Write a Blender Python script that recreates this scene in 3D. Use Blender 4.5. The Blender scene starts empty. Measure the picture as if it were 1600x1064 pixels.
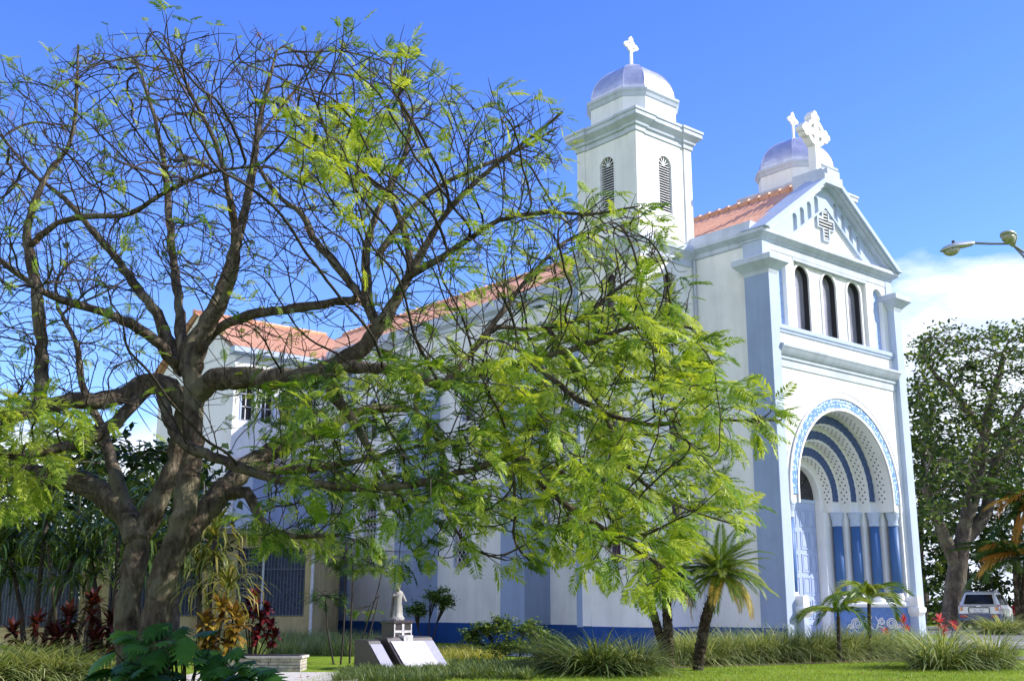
import bpy, bmesh, math, random
import numpy as np
from mathutils import Vector, Matrix, kdtree
from mathutils.geometry import tessellate_polygon

random.seed(7)
rng = np.random.default_rng(7)
S = bpy.context.scene
R = math.radians

# ------------------------------------------------------------------ camera
F_PX, PITCH, EYE = 1755.0, R(13.242), 1.6
cam_d = bpy.data.cameras.new('camera')
cam_d.sensor_width = 36.0
cam_d.lens = F_PX / 1600 * 36.0
cam_d.clip_end = 3000
cam = bpy.data.objects.new('camera', cam_d)
S.collection.objects.link(cam)
cam.location = (0, 0, EYE)
cam.rotation_euler = (R(90) + PITCH, 0, 0)
S.camera = cam

# ------------------------------------------------------------------ light
UF = Vector((2085, 1803, 0)).normalized()      # along the church front, to the right
US = Vector((-UF.y, UF.x, 0))                  # along the church side, to the back
sun_dir = (UF * 1.10 - US * 1.0 + Vector((0, 0, 1.04))).normalized()
SUN_EL = math.asin(sun_dir.z)
SUN_AZ = math.atan2(sun_dir.x, sun_dir.y)
sd = bpy.data.lights.new('sun', 'SUN')
sd.energy = 4.6
sd.angle = R(0.5)
sd.color = (1.0, 0.95, 0.86)
so = bpy.data.objects.new('sun', sd)
S.collection.objects.link(so)
so.rotation_euler = sun_dir.to_track_quat('Z', 'Y').to_euler()
so.location = (30, 0, 40)

W = bpy.data.worlds.new('World')
S.world = W
W.use_nodes = True
nt = W.node_tree
nt.nodes.clear()
def N(t, tree=None, **k):
    n = (tree or nt).nodes.new(t)
    for a, b in k.items():
        setattr(n, a, b)
    return n
def L(a, b, tree=None):
    (tree or nt).links.new(a, b)
def M2(op, a, b=None, tree=None, clamp=False):
    t = tree or nt
    n = t.nodes.new('ShaderNodeMath'); n.operation = op; n.use_clamp = clamp
    for i, v in enumerate((a, b)):
        if v is None: continue
        if isinstance(v, (int, float)): n.inputs[i].default_value = v
        else: t.links.new(v, n.inputs[i])
    return n.outputs[0]
sky = N('ShaderNodeTexSky', sky_type='NISHITA')
sky.sun_disc = False
sky.sun_elevation = SUN_EL
sky.sun_rotation = SUN_AZ
sky.altitude = 1200
sky.air_density = 1.0
sky.dust_density = 0.3
sky.ozone_density = 3.0
hsv = N('ShaderNodeHueSaturation')
hsv.inputs['Hue'].default_value = 0.523
hsv.inputs['Saturation'].default_value = 1.25
hsv.inputs['Value'].default_value = 1.78
L(sky.outputs[0], hsv.inputs['Color'])
tc = N('ShaderNodeTexCoord')
sep = N('ShaderNodeSeparateXYZ'); L(tc.outputs['Generated'], sep.inputs[0])
mp = N('ShaderNodeMapping'); mp.inputs['Scale'].default_value = (1.0, 1.0, 2.6)
L(tc.outputs['Generated'], mp.inputs['Vector'])
n1 = N('ShaderNodeTexNoise'); n1.inputs['Scale'].default_value = 3.2; n1.inputs['Detail'].default_value = 9; n1.inputs['Roughness'].default_value = 0.56
L(mp.outputs[0], n1.inputs['Vector'])
n2 = N('ShaderNodeTexNoise'); n2.inputs['Scale'].default_value = 9; n2.inputs['Detail'].default_value = 6
L(mp.outputs[0], n2.inputs['Vector'])
# more cloud close to the horizon and to the right of the view (+X)
thr = M2('ADD', M2('MULTIPLY', sep.outputs['Z'], -2.6), M2('MULTIPLY', M2('MAXIMUM', sep.outputs['X'], 0.0), 0.62))
den = M2('ADD', M2('ADD', M2('MULTIPLY', n1.outputs[0], 1.0), thr), -0.01)
# unseen cloud field added behind and left of the camera to whiten the fill light
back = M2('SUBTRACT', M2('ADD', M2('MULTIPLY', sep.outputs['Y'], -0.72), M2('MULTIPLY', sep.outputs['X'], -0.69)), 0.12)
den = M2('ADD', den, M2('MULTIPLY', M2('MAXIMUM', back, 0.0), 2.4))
cr = N('ShaderNodeValToRGB')
cr.color_ramp.elements[0].position = 0.0; cr.color_ramp.elements[0].color = (0, 0, 0, 1)
cr.color_ramp.elements[1].position = 0.11; cr.color_ramp.elements[1].color = (1, 1, 1, 1)
L(den, cr.inputs[0])
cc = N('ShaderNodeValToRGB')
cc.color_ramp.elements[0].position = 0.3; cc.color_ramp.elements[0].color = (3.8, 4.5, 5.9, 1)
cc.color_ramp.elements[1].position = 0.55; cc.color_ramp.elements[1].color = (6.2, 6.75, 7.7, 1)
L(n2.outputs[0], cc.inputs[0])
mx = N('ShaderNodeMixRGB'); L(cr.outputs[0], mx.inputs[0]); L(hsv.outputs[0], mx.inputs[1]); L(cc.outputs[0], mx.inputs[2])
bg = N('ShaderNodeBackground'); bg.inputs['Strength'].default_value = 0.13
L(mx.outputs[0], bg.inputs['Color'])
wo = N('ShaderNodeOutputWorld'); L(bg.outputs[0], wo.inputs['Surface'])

S.view_settings.view_transform = 'Standard'
S.view_settings.look = 'None'
S.view_settings.exposure = 0.64
S.view_settings.gamma = 1.0

# ------------------------------------------------------------------ helpers
def P(px, py, D):
    """world point seen at photo pixel (px,py), at forward distance D"""
    cx = (px - 800) / F_PX; cy = (532 - py) / F_PX
    r = Vector((cx, math.cos(PITCH) - cy * math.sin(PITCH), math.sin(PITCH) + cy * math.cos(PITCH)))
    return Vector((0, 0, EYE)) + r * (D / r.y)

def ground_z(x, y):
    t = min(max((y - 37) / 15, 0), 1); t = t * t * (3 - 2 * t)
    s = min(max((x - 13) / 4, 0), 1)
    return 0.48 * t * s

class MB:
    def __init__(self):
        self.v = []; self.f = []; self.uv = None
    def add(self, vs, fs):
        b = len(self.v)
        self.v += [tuple(q) for q in vs]
        self.f += [tuple(i + b for i in q) for q in fs]
    def box(self, x0, x1, y0, y1, z0, z1):
        self.add([(x0,y0,z0),(x1,y0,z0),(x1,y1,z0),(x0,y1,z0),(x0,y0,z1),(x1,y0,z1),(x1,y1,z1),(x0,y1,z1)],
                 [(0,3,2,1),(4,5,6,7),(0,1,5,4),(1,2,6,5),(2,3,7,6),(3,0,4,7)])
        return self
    def tube(self, pts, rad, n=8, cap=True, jit=0.0):
        pts = [Vector(p) for p in pts]
        if not hasattr(rad, '__len__'): rad = [rad] * len(pts)
        ref = None; rings = []
        for i, p in enumerate(pts):
            t = (pts[min(i+1, len(pts)-1)] - pts[max(i-1, 0)])
            if t.length < 1e-9: t = Vector((0,0,1))
            t.normalize()
            if ref is None:
                ref = t.orthogonal().normalized()
            ref = (ref - t * ref.dot(t))
            if ref.length < 1e-6: ref = t.orthogonal()
            ref.normalize()
            b = t.cross(ref)
            ring = []
            for k in range(n):
                a = 2 * math.pi * k / n
                rr = rad[i] * (1 + (random.uniform(-jit, jit) if jit else 0))
                ring.append(p + ref * (math.cos(a) * rr) + b * (math.sin(a) * rr))
            rings.append(ring)
        vs = [q for r in rings for q in r]; fs = []
        for i in range(len(rings) - 1):
            for k in range(n):
                fs.append((i*n+k, i*n+(k+1)%n, (i+1)*n+(k+1)%n, (i+1)*n+k))
        if cap:
            fs.append(tuple(range(n-1, -1, -1))); fs.append(tuple((len(rings)-1)*n + k for k in range(n)))
        self.add(vs, fs)
        return self
    def loops(self, rings, cap=True):
        n = len(rings[0]); vs = [q for r in rings for q in r]; fs = []
        for i in range(len(rings) - 1):
            for k in range(n):
                fs.append((i*n+k, i*n+(k+1)%n, (i+1)*n+(k+1)%n, (i+1)*n+k))
        if cap:
            fs.append(tuple(range(n-1, -1, -1))); fs.append(tuple((len(rings)-1)*n + k for k in range(n)))
        self.add(vs, fs)
        return self
    def profile(self, poly, prof):
        """stack of offset copies of a convex CCW polygon; prof = [(offset, z), ...]"""
        rings = [[(x, y, z) for x, y in offset_poly(poly, o)] for o, z in prof]
        return self.loops(rings)
    def prism(self, poly, z0, z1):
        return self.loops([[(x, y, z0) for x, y in poly], [(x, y, z1) for x, y in poly]])
    def panel(self, loops, d0, d1, fr):
        """flat wall with holes: loops of (u,v), first the outline; fr(u,v,d) gives xyz"""
        tri = tessellate_polygon([[Vector((u, v, 0)) for u, v in lp] for lp in loops])
        flat = [q for lp in loops for q in lp]; n = len(flat)
        vs = [fr(u, v, d0) for u, v in flat] + [fr(u, v, d1) for u, v in flat]
        fs = [tuple(t) for t in tri] + [tuple(i + n for i in reversed(t)) for t in tri]
        b = 0
        for lp in loops:
            m = len(lp)
            for i in range(m):
                j = (i + 1) % m
                fs.append((b+i, b+j, b+j+n, b+i+n))
            b += m
        self.add(vs, fs)
        return self
    def lathe(self, c, prof, n=20):
        rings = [[(c[0] + r*math.cos(2*math.pi*k/n), c[1] + r*math.sin(2*math.pi*k/n), c[2] + z) for k in range(n)] for r, z in prof]
        return self.loops(rings)
    def sphere(self, c, rx, ry=None, rz=None, n=12, m=8):
        ry = ry or rx; rz = rz or rx
        prof = [(max(math.sin(math.pi*i/m), 1e-3), -math.cos(math.pi*i/m)) for i in range(m+1)]
        rings = [[(c[0]+rx*r*math.cos(2*math.pi*k/n), c[1]+ry*r*math.sin(2*math.pi*k/n), c[2]+rz*z) for k in range(n)] for r, z in prof]
        return self.loops(rings)
    def build(self, name, mat, parent=None, smooth=False, fixn=True):
        me = bpy.data.meshes.new(name)
        me.from_pydata([tuple(v) for v in self.v], [], self.f)
        if fixn:
            bm = bmesh.new(); bm.from_mesh(me)
            bmesh.ops.recalc_face_normals(bm, faces=bm.faces)
            bm.to_mesh(me); bm.free()
        if smooth:
            me.polygons.foreach_set('use_smooth', [True] * len(me.polygons))
        me.materials.append(mat)
        o = bpy.data.objects.new(name, me)
        S.collection.objects.link(o)
        if parent: o.parent = parent
        return o

def offset_poly(poly, o):
    n = len(poly); out = []
    for i in range(n):
        p0 = Vector(poly[i-1]); p1 = Vector(poly[i]); p2 = Vector(poly[(i+1) % n])
        a = (p1 - p0).normalized(); b = (p2 - p1).normalized()
        na = Vector((a.y, -a.x)); nb = Vector((b.y, -b.x))
        m = (na + nb); m = m / max(m.dot(na), 1e-6)
        q = p1 + m * o
        out.append((q.x, q.y))
    return out
def rect(x0, x1, y0, y1): return [(x0,y0),(x1,y0),(x1,y1),(x0,y1)]
def arch(cx, z0, zs, r, n=16):
    return [(cx-r, z0), (cx+r, z0)] + [(cx + r*math.cos(math.pi*i/n), zs + r*math.sin(math.pi*i/n)) for i in range(n+1)]
def frF(u, v, d): return (u, d, v)     # wall facing the front
def frS(u, v, d): return (d, u, v)     # wall facing the side
def empty(name, loc, label, cat, rz=0, group=None):
    o = bpy.data.objects.new(name, None); S.collection.objects.link(o)
    o.location = loc; o.rotation_euler = (0, 0, rz)
    tag(o, label, cat, group)
    return o
def tag(o, label, cat, group=None, kind=None):
    if label: o['label'] = label
    if cat: o['category'] = cat
    if group: o['group'] = group
    if kind: o['kind'] = kind
    return o
def copy_tree(o, parent=None):
    c = o.copy(); S.collection.objects.link(c); c.parent = parent
    for ch in list(o.children): copy_tree(ch, c)
    return c
def mesh_np(name, V, Fq, mat, parent=None, attr=None, smooth=False):
    """quads given as arrays"""
    me = bpy.data.meshes.new(name)
    V = np.asarray(V, np.float32); Fq = np.asarray(Fq, np.int32)
    k = Fq.shape[1]
    me.vertices.add(len(V)); me.vertices.foreach_set('co', V.ravel())
    me.loops.add(Fq.size); me.loops.foreach_set('vertex_index', Fq.ravel())
    me.polygons.add(len(Fq)); me.polygons.foreach_set('loop_start', np.arange(0, Fq.size, k, dtype=np.int32))
    me.update(calc_edges=True)
    if attr is not None:
        a = me.attributes.new('tint', 'FLOAT', 'POINT'); a.data.foreach_set('value', np.asarray(attr, np.float32))
    if smooth: me.polygons.foreach_set('use_smooth', np.ones(len(Fq), bool))
    me.materials.append(mat)
    o = bpy.data.objects.new(name, me); S.collection.objects.link(o)
    if parent: o.parent = parent
    return o

# ------------------------------------------------------------------ materials
def newmat(name):
    m = bpy.data.materials.new(name); m.use_nodes = True
    t = m.node_tree; t.nodes.clear()
    out = t.nodes.new('ShaderNodeOutputMaterial'); b = t.nodes.new('ShaderNodeBsdfPrincipled')
    t.links.new(b.outputs[0], out.inputs[0])
    return m, t, b
def ramp(t, fac, stops):
    r = t.nodes.new('ShaderNodeValToRGB')
    while len(r.color_ramp.elements) < len(stops): r.color_ramp.elements.new(0.5)
    for e, (p, c) in zip(r.color_ramp.elements, stops):
        e.position = p; e.color = (*c, 1)
    t.links.new(fac, r.inputs[0])
    return r.outputs[0]
def noise(t, scale, detail=4, rough=0.5, coord='Object', stretch=None, dist=0):
    c = t.nodes.new('ShaderNodeTexCoord'); n = t.nodes.new('ShaderNodeTexNoise')
    n.inputs['Scale'].default_value = scale; n.inputs['Detail'].default_value = detail
    n.inputs['Roughness'].default_value = rough; n.inputs['Distortion'].default_value = dist
    src = c.outputs[coord]
    if stretch:
        m = t.nodes.new('ShaderNodeMapping'); m.inputs['Scale'].default_value = stretch
        t.links.new(src, m.inputs[0]); src = m.outputs[0]
    t.links.new(src, n.inputs['Vector'])
    return n.outputs[0]
def bump(t, b, h, strength, dist=0.02):
    n = t.nodes.new('ShaderNodeBump'); n.inputs['Strength'].default_value = strength; n.inputs['Distance'].default_value = dist
    t.links.new(h, n.inputs['Height']); t.links.new(n.outputs[0], b.inputs['Normal'])
def mixc(t, fac, a, b, mode='MIX'):
    m = t.nodes.new('ShaderNodeMixRGB'); m.blend_type = mode
    for i, v in enumerate((fac, a, b)):
        if isinstance(v, (int, float)): m.inputs[i].default_value = v
        elif isinstance(v, tuple): m.inputs[i].default_value = (*v, 1)
        else: t.links.new(v, m.inputs[i])
    return m.outputs[0]
def paint(name, col, rough=0.75, dirt=0.12, streak=True, bmp=0.15):
    """painted plaster with faint vertical rain streaks and blotches"""
    m, t, b = newmat(name)
    s = noise(t, 1.0, 6, 0.6, stretch=(2.2, 2.2, 0.22)) if streak else noise(t, 2.0, 6, 0.6)
    g = noise(t, 0.7, 5, 0.6)
    f = M2('MULTIPLY', s, g, t)
    d = tuple(c * (1 - dirt * 2.2) for c in col)
    c = ramp(t, f, [(0.1, d), (0.3, col)])
    t.links.new(c, b.inputs['Base Color'])
    b.inputs['Roughness'].default_value = rough
    b.inputs['Specular IOR Level'].default_value = 0.3
    bump(t, b, noise(t, 60, 3), bmp, 0.006)
    return m
def flat(name, col, rough=0.5, metal=0.0, var=0.15, scale=8, bmp=0.0, spec=0.5):
    m, t, b = newmat(name)
    f = noise(t, scale, 4)
    c = ramp(t, f, [(0.3, tuple(x * (1 - var) for x in col)), (0.7, tuple(min(x * (1 + var), 1) for x in col))])
    t.links.new(c, b.inputs['Base Color'])
    b.inputs['Roughness'].default_value = rough; b.inputs['Metallic'].default_value = metal
    b.inputs['Specular IOR Level'].default_value = spec
    if bmp: bump(t, b, noise(t, scale * 4, 4), bmp, 0.01)
    return m
def leafmat(name, c0, c1, trans=0.45, rough=0.45, scale=1.5, attr=False, c2=None, spec=0.35):
    m, t, b = newmat(name)
    g = t.nodes.new('ShaderNodeNewGeometry')
    if attr:
        a = t.nodes.new('ShaderNodeAttribute'); a.attribute_name = 'tint'
        f = M2('ADD', M2('MULTIPLY', a.outputs['Fac'], 0.8, t), M2('MULTIPLY', g.outputs['Random Per Island'], 0.2, t), t)
    else:
        f = M2('ADD', M2('MULTIPLY', noise(t, scale, 3), 0.6, t), M2('MULTIPLY', g.outputs['Random Per Island'], 0.4, t), t)
    st = [(0.15, c0), (0.8, c1)] if c2 is None else [(0.12, c0), (0.55, c1), (0.95, c2)]
    c = ramp(t, f, st)
    t.links.new(c, b.inputs['Base Color'])
    b.inputs['Roughness'].default_value = rough
    b.inputs['Specular IOR Level'].default_value = spec
    tr = t.nodes.new('ShaderNodeBsdfTranslucent')
    t.links.new(mixc(t, 1.0, c, (1.25, 1.15, 0.55), 'MULTIPLY'), tr.inputs['Color'])
    mix = t.nodes.new('ShaderNodeMixShader'); mix.inputs[0].default_value = trans
    out = [n for n in t.nodes if n.type == 'OUTPUT_MATERIAL'][0]
    t.links.new(b.outputs[0], mix.inputs[1]); t.links.new(tr.outputs[0], mix.inputs[2]); t.links.new(mix.outputs[0], out.inputs[0])
    return m

WHITE = paint('white_plaster', (0.80, 0.797, 0.795), dirt=0.08)
PALE = paint('pale_blue_plaster', (0.44, 0.52, 0.67), dirt=0.07)
SOFT = paint('grey_blue_trim', (0.52, 0.57, 0.67), dirt=0.12)
MID = paint('mid_blue_plaster', (0.29, 0.365, 0.54), dirt=0.08)
NAVY = paint('dark_blue_base_paint', (0.012, 0.068, 0.27), dirt=0.15)
COLB = paint('column_blue_paint', (0.05, 0.13, 0.32), dirt=0.1, rough=0.5)
DOORB = paint('door_blue_paint', (0.38, 0.46, 0.66), dirt=0.08, rough=0.45)
DARK = flat('dark_glass', (0.012, 0.012, 0.02), 0.12, spec=0.6)
BLACK = flat('black_window_lining', (0.012, 0.012, 0.014), 0.5)
STEEL = flat('white_painted_metal', (0.72, 0.72, 0.74), 0.4)
PIPE = flat('pale_drainpipe', (0.45, 0.48, 0.56), 0.5)
# ------------------------------------------------------------------ ground
def lawnmat():
    m, t, b = newmat('lawn_grass')
    f1 = noise(t, 0.35, 5); f2 = noise(t, 14, 6, 0.7)
    c = ramp(t, M2('ADD', M2('MULTIPLY', f1, 0.5, t), M2('MULTIPLY', f2, 0.5, t), t),
             [(0.32, (0.09, 0.15, 0.012)), (0.5, (0.19, 0.29, 0.022)), (0.68, (0.33, 0.40, 0.05))])
    t.links.new(c, b.inputs['Base Color']); b.inputs['Roughness'].default_value = 0.9
    b.inputs['Specular IOR Level'].default_value = 0.1
    bump(t, b, noise(t, 45, 5, 0.7), 0.9, 0.05)
    return m
LAWN = lawnmat()
def build_ground():
    xs = [-900, -200, -60, -30] + [i * 1.0 for i in range(-24, 46)] + [60, 120, 300, 900]
    ys = [-60, -20, 0] + [i * 1.0 for i in range(5, 75)] + [90, 150, 400, 1500]
    V = [(x, y, ground_z(x, y)) for y in ys for x in xs]; nx = len(xs)
    F = [(j*nx+i, j*nx+i+1, (j+1)*nx+i+1, (j+1)*nx+i) for j in range(len(ys)-1) for i in range(nx-1)]
    mb = MB(); mb.add(V, F)
    tag(mb.build('ground', LAWN, smooth=True), 'sunlit green lawn stretching in front of the church', None, None, 'structure')
build_ground()
CONC = flat('concrete_paving', (0.36, 0.35, 0.33), 0.9, var=0.22, scale=3, bmp=0.3)
ASPH = flat('worn_asphalt', (0.17, 0.17, 0.165), 0.92, var=0.25, scale=3, bmp=0.4)
STONEP = flat('pale_stone_paving', (0.52, 0.48, 0.42), 0.85, var=0.22, scale=5, bmp=0.3)

def strip(name, poly, z, mat, label, sub=1.5):
    """thin paving sheet following the ground; poly of world xy, drawn as a fan grid"""
    (ax, ay), (bx, by), (cx, cy), (dx, dy) = poly
    n = 24; V = []; F = []
    for j in range(n + 1):
        for i in range(n + 1):
            u = i / n; v = j / n
            x = (ax*(1-u)+bx*u)*(1-v) + (dx*(1-u)+cx*u)*v
            y = (ay*(1-u)+by*u)*(1-v) + (dy*(1-u)+cy*u)*v
            V.append((x, y, ground_z(x, y) + z))
    for j in range(n):
        for i in range(n):
            F.append((j*(n+1)+i, j*(n+1)+i+1, (j+1)*(n+1)+i+1, (j+1)*(n+1)+i))
    mb = MB(); mb.add(V, F)
    tag(mb.build(name, mat, smooth=True), label, None, None, 'structure')
O = Vector((8.82, 37.0, 0))
def cw(x, y, z=0):
    """church frame to world"""
    return O + UF * x + US * y + Vector((0, 0, z))
def xy(v): return (v.x, v.y)
strip('pavement', [xy(cw(-6.4, -1.6)), xy(cw(-2.86, -1.6)), xy(cw(-2.86, 30)), xy(cw(-6.4, 30))], 0.02, CONC, 'grey concrete pavement running along the church side')
strip('forecourt', [xy(cw(-2.86, -2.2)), xy(cw(12.5, -2.2)), xy(cw(12.5, 0.1)), xy(cw(-2.86, 3.3))], 0.024, CONC, 'concrete forecourt at the church front')
strip('driveway', [(16.2, 41.0), (60, 41.0), (60, 62), (16.2, 62)], 0.02, ASPH, 'worn asphalt driveway beyond the hedge')
strip('road', [(15.5, 31.5), (40, 30.0), (40, 35.0), (15.0, 37.0)], 0.02, ASPH, 'asphalt strip at the right edge of the lawn')
strip('path', [(-7.6, 20), (-2.9, 20), (-3.6, 28.4), (-7.6, 28.4)], 0.02, STONEP, 'pale stone path in front of the low stone seat')

# ------------------------------------------------------------------ church
ROT = math.atan2(UF.y, UF.x)
church = empty('church', O, 'white and pale blue church with silver domes, orange roof and arched doorway', 'church', ROT)
XC = 4.2

# -- front wall
mb = MB()
r0 = 2.93
hole = [(XC+3.45, 0.0), (XC+3.45, 4.95), (XC+r0, 4.95)] + [(XC + r0*math.cos(math.pi*i/40), 5.45 + r0*math.sin(math.pi*i/40)) for i in range(41)] + [(XC-r0, 4.95), (XC-3.45, 4.95), (XC-3.45, 0.0)]
outl = [(0.44, 0.0), (XC-3.45, 0.0)]
loop = [(0.3, 0.0)] + hole[::-1] + [(8.1, 0.0), (8.1, 10.0), (0.3, 10.0)]
mb.panel([loop], 0.2, 0.62, frF)
front = mb.build('front_wall', WHITE, church)
# -- upper wall with niches and recessed middle bay
mb = MB()
mb.panel([[(0.12, 9.95), (1.9, 9.95), (1.9, 14.2), (0.12, 14.2)], arch(1.09, 11.05, 13.2, 0.33)], 0.3, 0.5, frF)
mb.panel([[(6.55, 9.95), (8.28, 9.95), (8.28, 14.2), (6.55, 14.2)], arch(7.33, 11.05, 13.2, 0.33)], 0.3, 0.5, frF)
WIN = [(2.52, 0.44), (4.22, 0.44), (5.86, 0.44)]
mb.panel([[(1.9, 9.95), (6.55, 9.95), (6.55, 14.2), (1.9, 14.2)]] + [arch(x, 11.05, 13.1, r) for x, r in WIN], 0.44, 0.6, frF)
upper = mb.build('upper_wall', WHITE, church)
for x in (1.09, 7.33):
    MB().box(x-0.4, x+0.4, 0.47, 0.62, 11.0, 13.7).build('niche', flat('niche_blue', (0.36, 0.47, 0.74), 0.7) if 'niche_blue' not in bpy.data.materials else bpy.data.materials['niche_blue'], upper)
def lilac_glass():
    m, t, b = newmat('lilac_reflecting_glass')
    f = noise(t, 1.6, 7, 0.62, stretch=(1, 1, 0.6), dist=0.6)
    c = ramp(t, f, [(0.3, (0.34, 0.34, 0.42)), (0.55, (0.52, 0.50, 0.58)), (0.75, (0.70, 0.67, 0.74))])
    t.links.new(c, b.inputs['Base Color']); b.inputs['Roughness'].default_value = 0.16; b.inputs['Metallic'].default_value = 0.55
    bump(t, b, noise(t, 2.5, 2), 0.12, 0.05)
    return m
LIL = lilac_glass()
for x, r in WIN:
    w = MB().panel([arch(x, 11.05, 13.1, r + 0.10, 24), arch(x, 11.05, 13.1, r + 0.002, 24)], 0.40, 0.455, frF).build('window', WHITE, upper)
    MB().panel([arch(x, 11.06, 13.1, r - 0.004, 24), arch(x, 11.10, 13.1, r - 0.03, 24)], 0.47, 0.80, frF).build('window_lining', BLACK, w)
    MB().panel([arch(x, 11.06, 13.1, r - 0.02, 24)], 0.66, 0.70, frF).build('glass', LIL, w)
# -- corner pillars
for x0, x1, y1 in ((-0.02, 0.45, 1.02), (7.94, 8.42, 1.02)):
    b = MB().box(x0, x1, 0.0, y1, 0.0, 13.0)
    p = b.build('corner_pillar', PALE, church)
    MB().profile(rect(x0, x1, 0.0, y1), [(0.004, 12.72), (0.05, 12.84), (0.16, 12.96), (0.30, 13.1), (0.32, 13.12), (0.32, 13.3), (0.28, 13.33), (0.05, 13.42)]).build('capital', SOFT, p)
# left pillar's outer side face is a deeper blue than its front
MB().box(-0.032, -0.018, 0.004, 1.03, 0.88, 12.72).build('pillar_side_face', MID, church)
MB().box(0.05, 0.47, 0.262, 1.09, 13.36, 13.99).build('upper_pilaster', PALE, church); MB().box(7.93, 8.35, 0.262, 1.09, 13.36, 13.99).build('upper_pilaster', PALE, church)
# -- ledges between the pillars
mb = MB()
def ledge(prof, x0, x1, yb):
    """section (depth, z) swept along the front"""
    m = MB(); m.loops([[(x0, yb - d, z) for d, z in prof], [(x1, yb - d, z) for d, z in prof]])
    return m
ledge([(-0.2, 10.80), (0.12, 10.80), (0.12, 10.86), (0.17, 10.90), (0.17, 11.04), (0.0, 11.06), (-0.2, 11.06)], 0.46, 7.93, 0.3).build('sill_ledge', PALE, church)
ledge([(-0.2, 9.55), (0.04, 9.55), (0.04, 9.8), (0.09, 9.83), (0.09, 9.93), (0.16, 9.97), (0.22, 10.05), (0.30, 10.18), (0.32, 10.2), (0.32, 10.29), (0.0, 10.40), (-0.2, 10.40)], 0.46, 7.93, 0.2).build('cornice_ledge', SOFT, church)
MB().box(0.30, 8.1, 0.24, 0.6, 10.3, 10.85).build('parapet_band', WHITE, church)
# -- pediment
ped = MB().profile(rect(0.06, 8.34, 0.28, 1.1), [(0.003, 13.72), (0.003, 13.98), (0.05, 14.0), (0.05, 14.06), (0.14, 14.12), (0.24, 14.2), (0.27, 14.21), (0.27, 14.34), (0.0, 14.36)]).build('pediment', SOFT, church)
MB().box(1.85, 6.6, 0.285, 0.5, 13.60, 13.95).build('frieze', SOFT, ped)
m_ = 0.70; SQ = math.sqrt(1 + m_*m_); ZB = 14.352
def zl(x, d): return ZB + m_ * ((x + 0.24) if x <= XC else (8.64 - x)) - d * SQ
def chev(a, b):
    xa = -0.24 + a*SQ/m_; xb = -0.24 + b*SQ/m_
    ap = ZB + m_*(XC + 0.24)
    return [(xa, ZB), (xb, ZB), (XC, ap - b*SQ), (8.4 - xb, ZB), (8.4 - xa, ZB), (XC, ap - a*SQ)]
MB().panel([[(0.1, ZB-0.002), (8.3, ZB-0.002), (XC, zl(XC, 0.1))]], 0.42, 0.7, frF).build('tympanum_wall', WHITE, ped)
MB().panel([chev(0.0, 0.17)], -0.12, 0.95, frF).build('raking_cornice', PALE, ped)
mb = MB(); mb.panel([chev(0.172, 0.27)], -0.02, 0.9, frF); mb.panel([chev(0.272, 0.36)], 0.10, 0.9, frF); mb.build('raking_moulding', SOFT, ped)
holes = []
for side in (-1, 1):
    for k in range(7):
        xm = XC + side * (0.62 + k * 0.475)
        dx = 0.13; zt = zl(xm, 0.47) - 0.14
        def lo(x): return zl(x, 1.02) + 0.0
        h = [(xm-dx, lo(xm-dx)), (xm+dx, lo(xm+dx))] + [(xm + dx*math.cos(math.pi*i/8), zt + dx*math.sin(math.pi*i/8)) for i in range(9)]
        if min(q[1] for q in h) > ZB + 0.02: holes.append(h)
MB().panel([chev(0.362, 1.1)] + holes, 0.30, 0.44, frF).build('arched_band', PALE, ped)
# little louvred cross in the tympanum
def crossloop(cx, cz, w, h, t):
    return [(cx-t,cz-h),(cx+t,cz-h),(cx+t,cz-t*0.6),(cx+w,cz-t*0.6),(cx+w,cz+t*1.4),(cx+t,cz+t*1.4),(cx+t,cz+h),(cx-t,cz+h),(cx-t,cz+t*1.4),(cx-w,cz+t*1.4),(cx-w,cz-t*0.6),(cx-t,cz-t*0.6)]
cv = MB().panel([crossloop(XC, 15.42, 0.56, 0.62, 0.23), crossloop(XC, 15.42, 0.48, 0.54, 0.15)], 0.33, 0.44, frF).build('cross_vent', SOFT, ped)
MB().panel([crossloop(XC, 15.42, 0.48, 0.54, 0.15)], 0.405, 0.418, frF).build('vent_opening', BLACK, cv)
mb = MB()
for i in range(9):
    z = 14.93 + i*0.123
    w = 0.42 if 15.3 < z < 15.65 else 0.12
    mb.box(XC-w, XC+w, 0.35, 0.405, z, z+0.035)
mb.build('vent_slats', STEEL, cv)
# -- big cross on the apex
def celtic(mb, cx, y0, y1, zc, s, zb):
    t = 0.15*s
    mb.panel([[(cx-t*1.1, zb), (cx+t*1.1, zb), (cx+t, zc+0.75*s), (cx-t, zc+0.75*s)]], y0+0.002, y1-0.002, frF)
    mb.box(cx-0.75*s, cx+0.75*s, y0, y1, zc-t, zc+t)
    ring = lambda r: [(cx+r*math.cos(2*math.pi*i/24), zc+r*math.sin(2*math.pi*i/24)) for i in range(24)]
    mb.panel([ring(0.62*s), ring(0.42*s)], y0+0.004*s, y1-0.004*s, frF)
    for ax, az in ((0,1),(1,0),(-1,0)):
        for q, (u, w) in enumerate(((0.86, 0.0), (0.70, 0.15), (0.70, -0.15))):
            px = cx + (ax*u + az*w)*s; pz = zc + (az*u + ax*w)*s
            mb.panel([[(px+0.155*s*math.cos(2*math.pi*i/12), pz+0.155*s*math.sin(2*math.pi*i/12)) for i in range(12)]], y0+(0.006+0.003*q)*s, y1-(0.006+0.003*q)*s, frF)
blk = MB().box(XC-0.30, XC+0.30, 0.16, 1.5, 17.0, 17.62)
blk.box(XC-0.40, XC+0.40, -0.13, 0.55, 17.0, 17.50)
blk.box(XC-0.58, XC+0.58, -0.126, 0.5, 16.9, 17.26)
cb = blk.build('cross_block', SOFT, ped)
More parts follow.
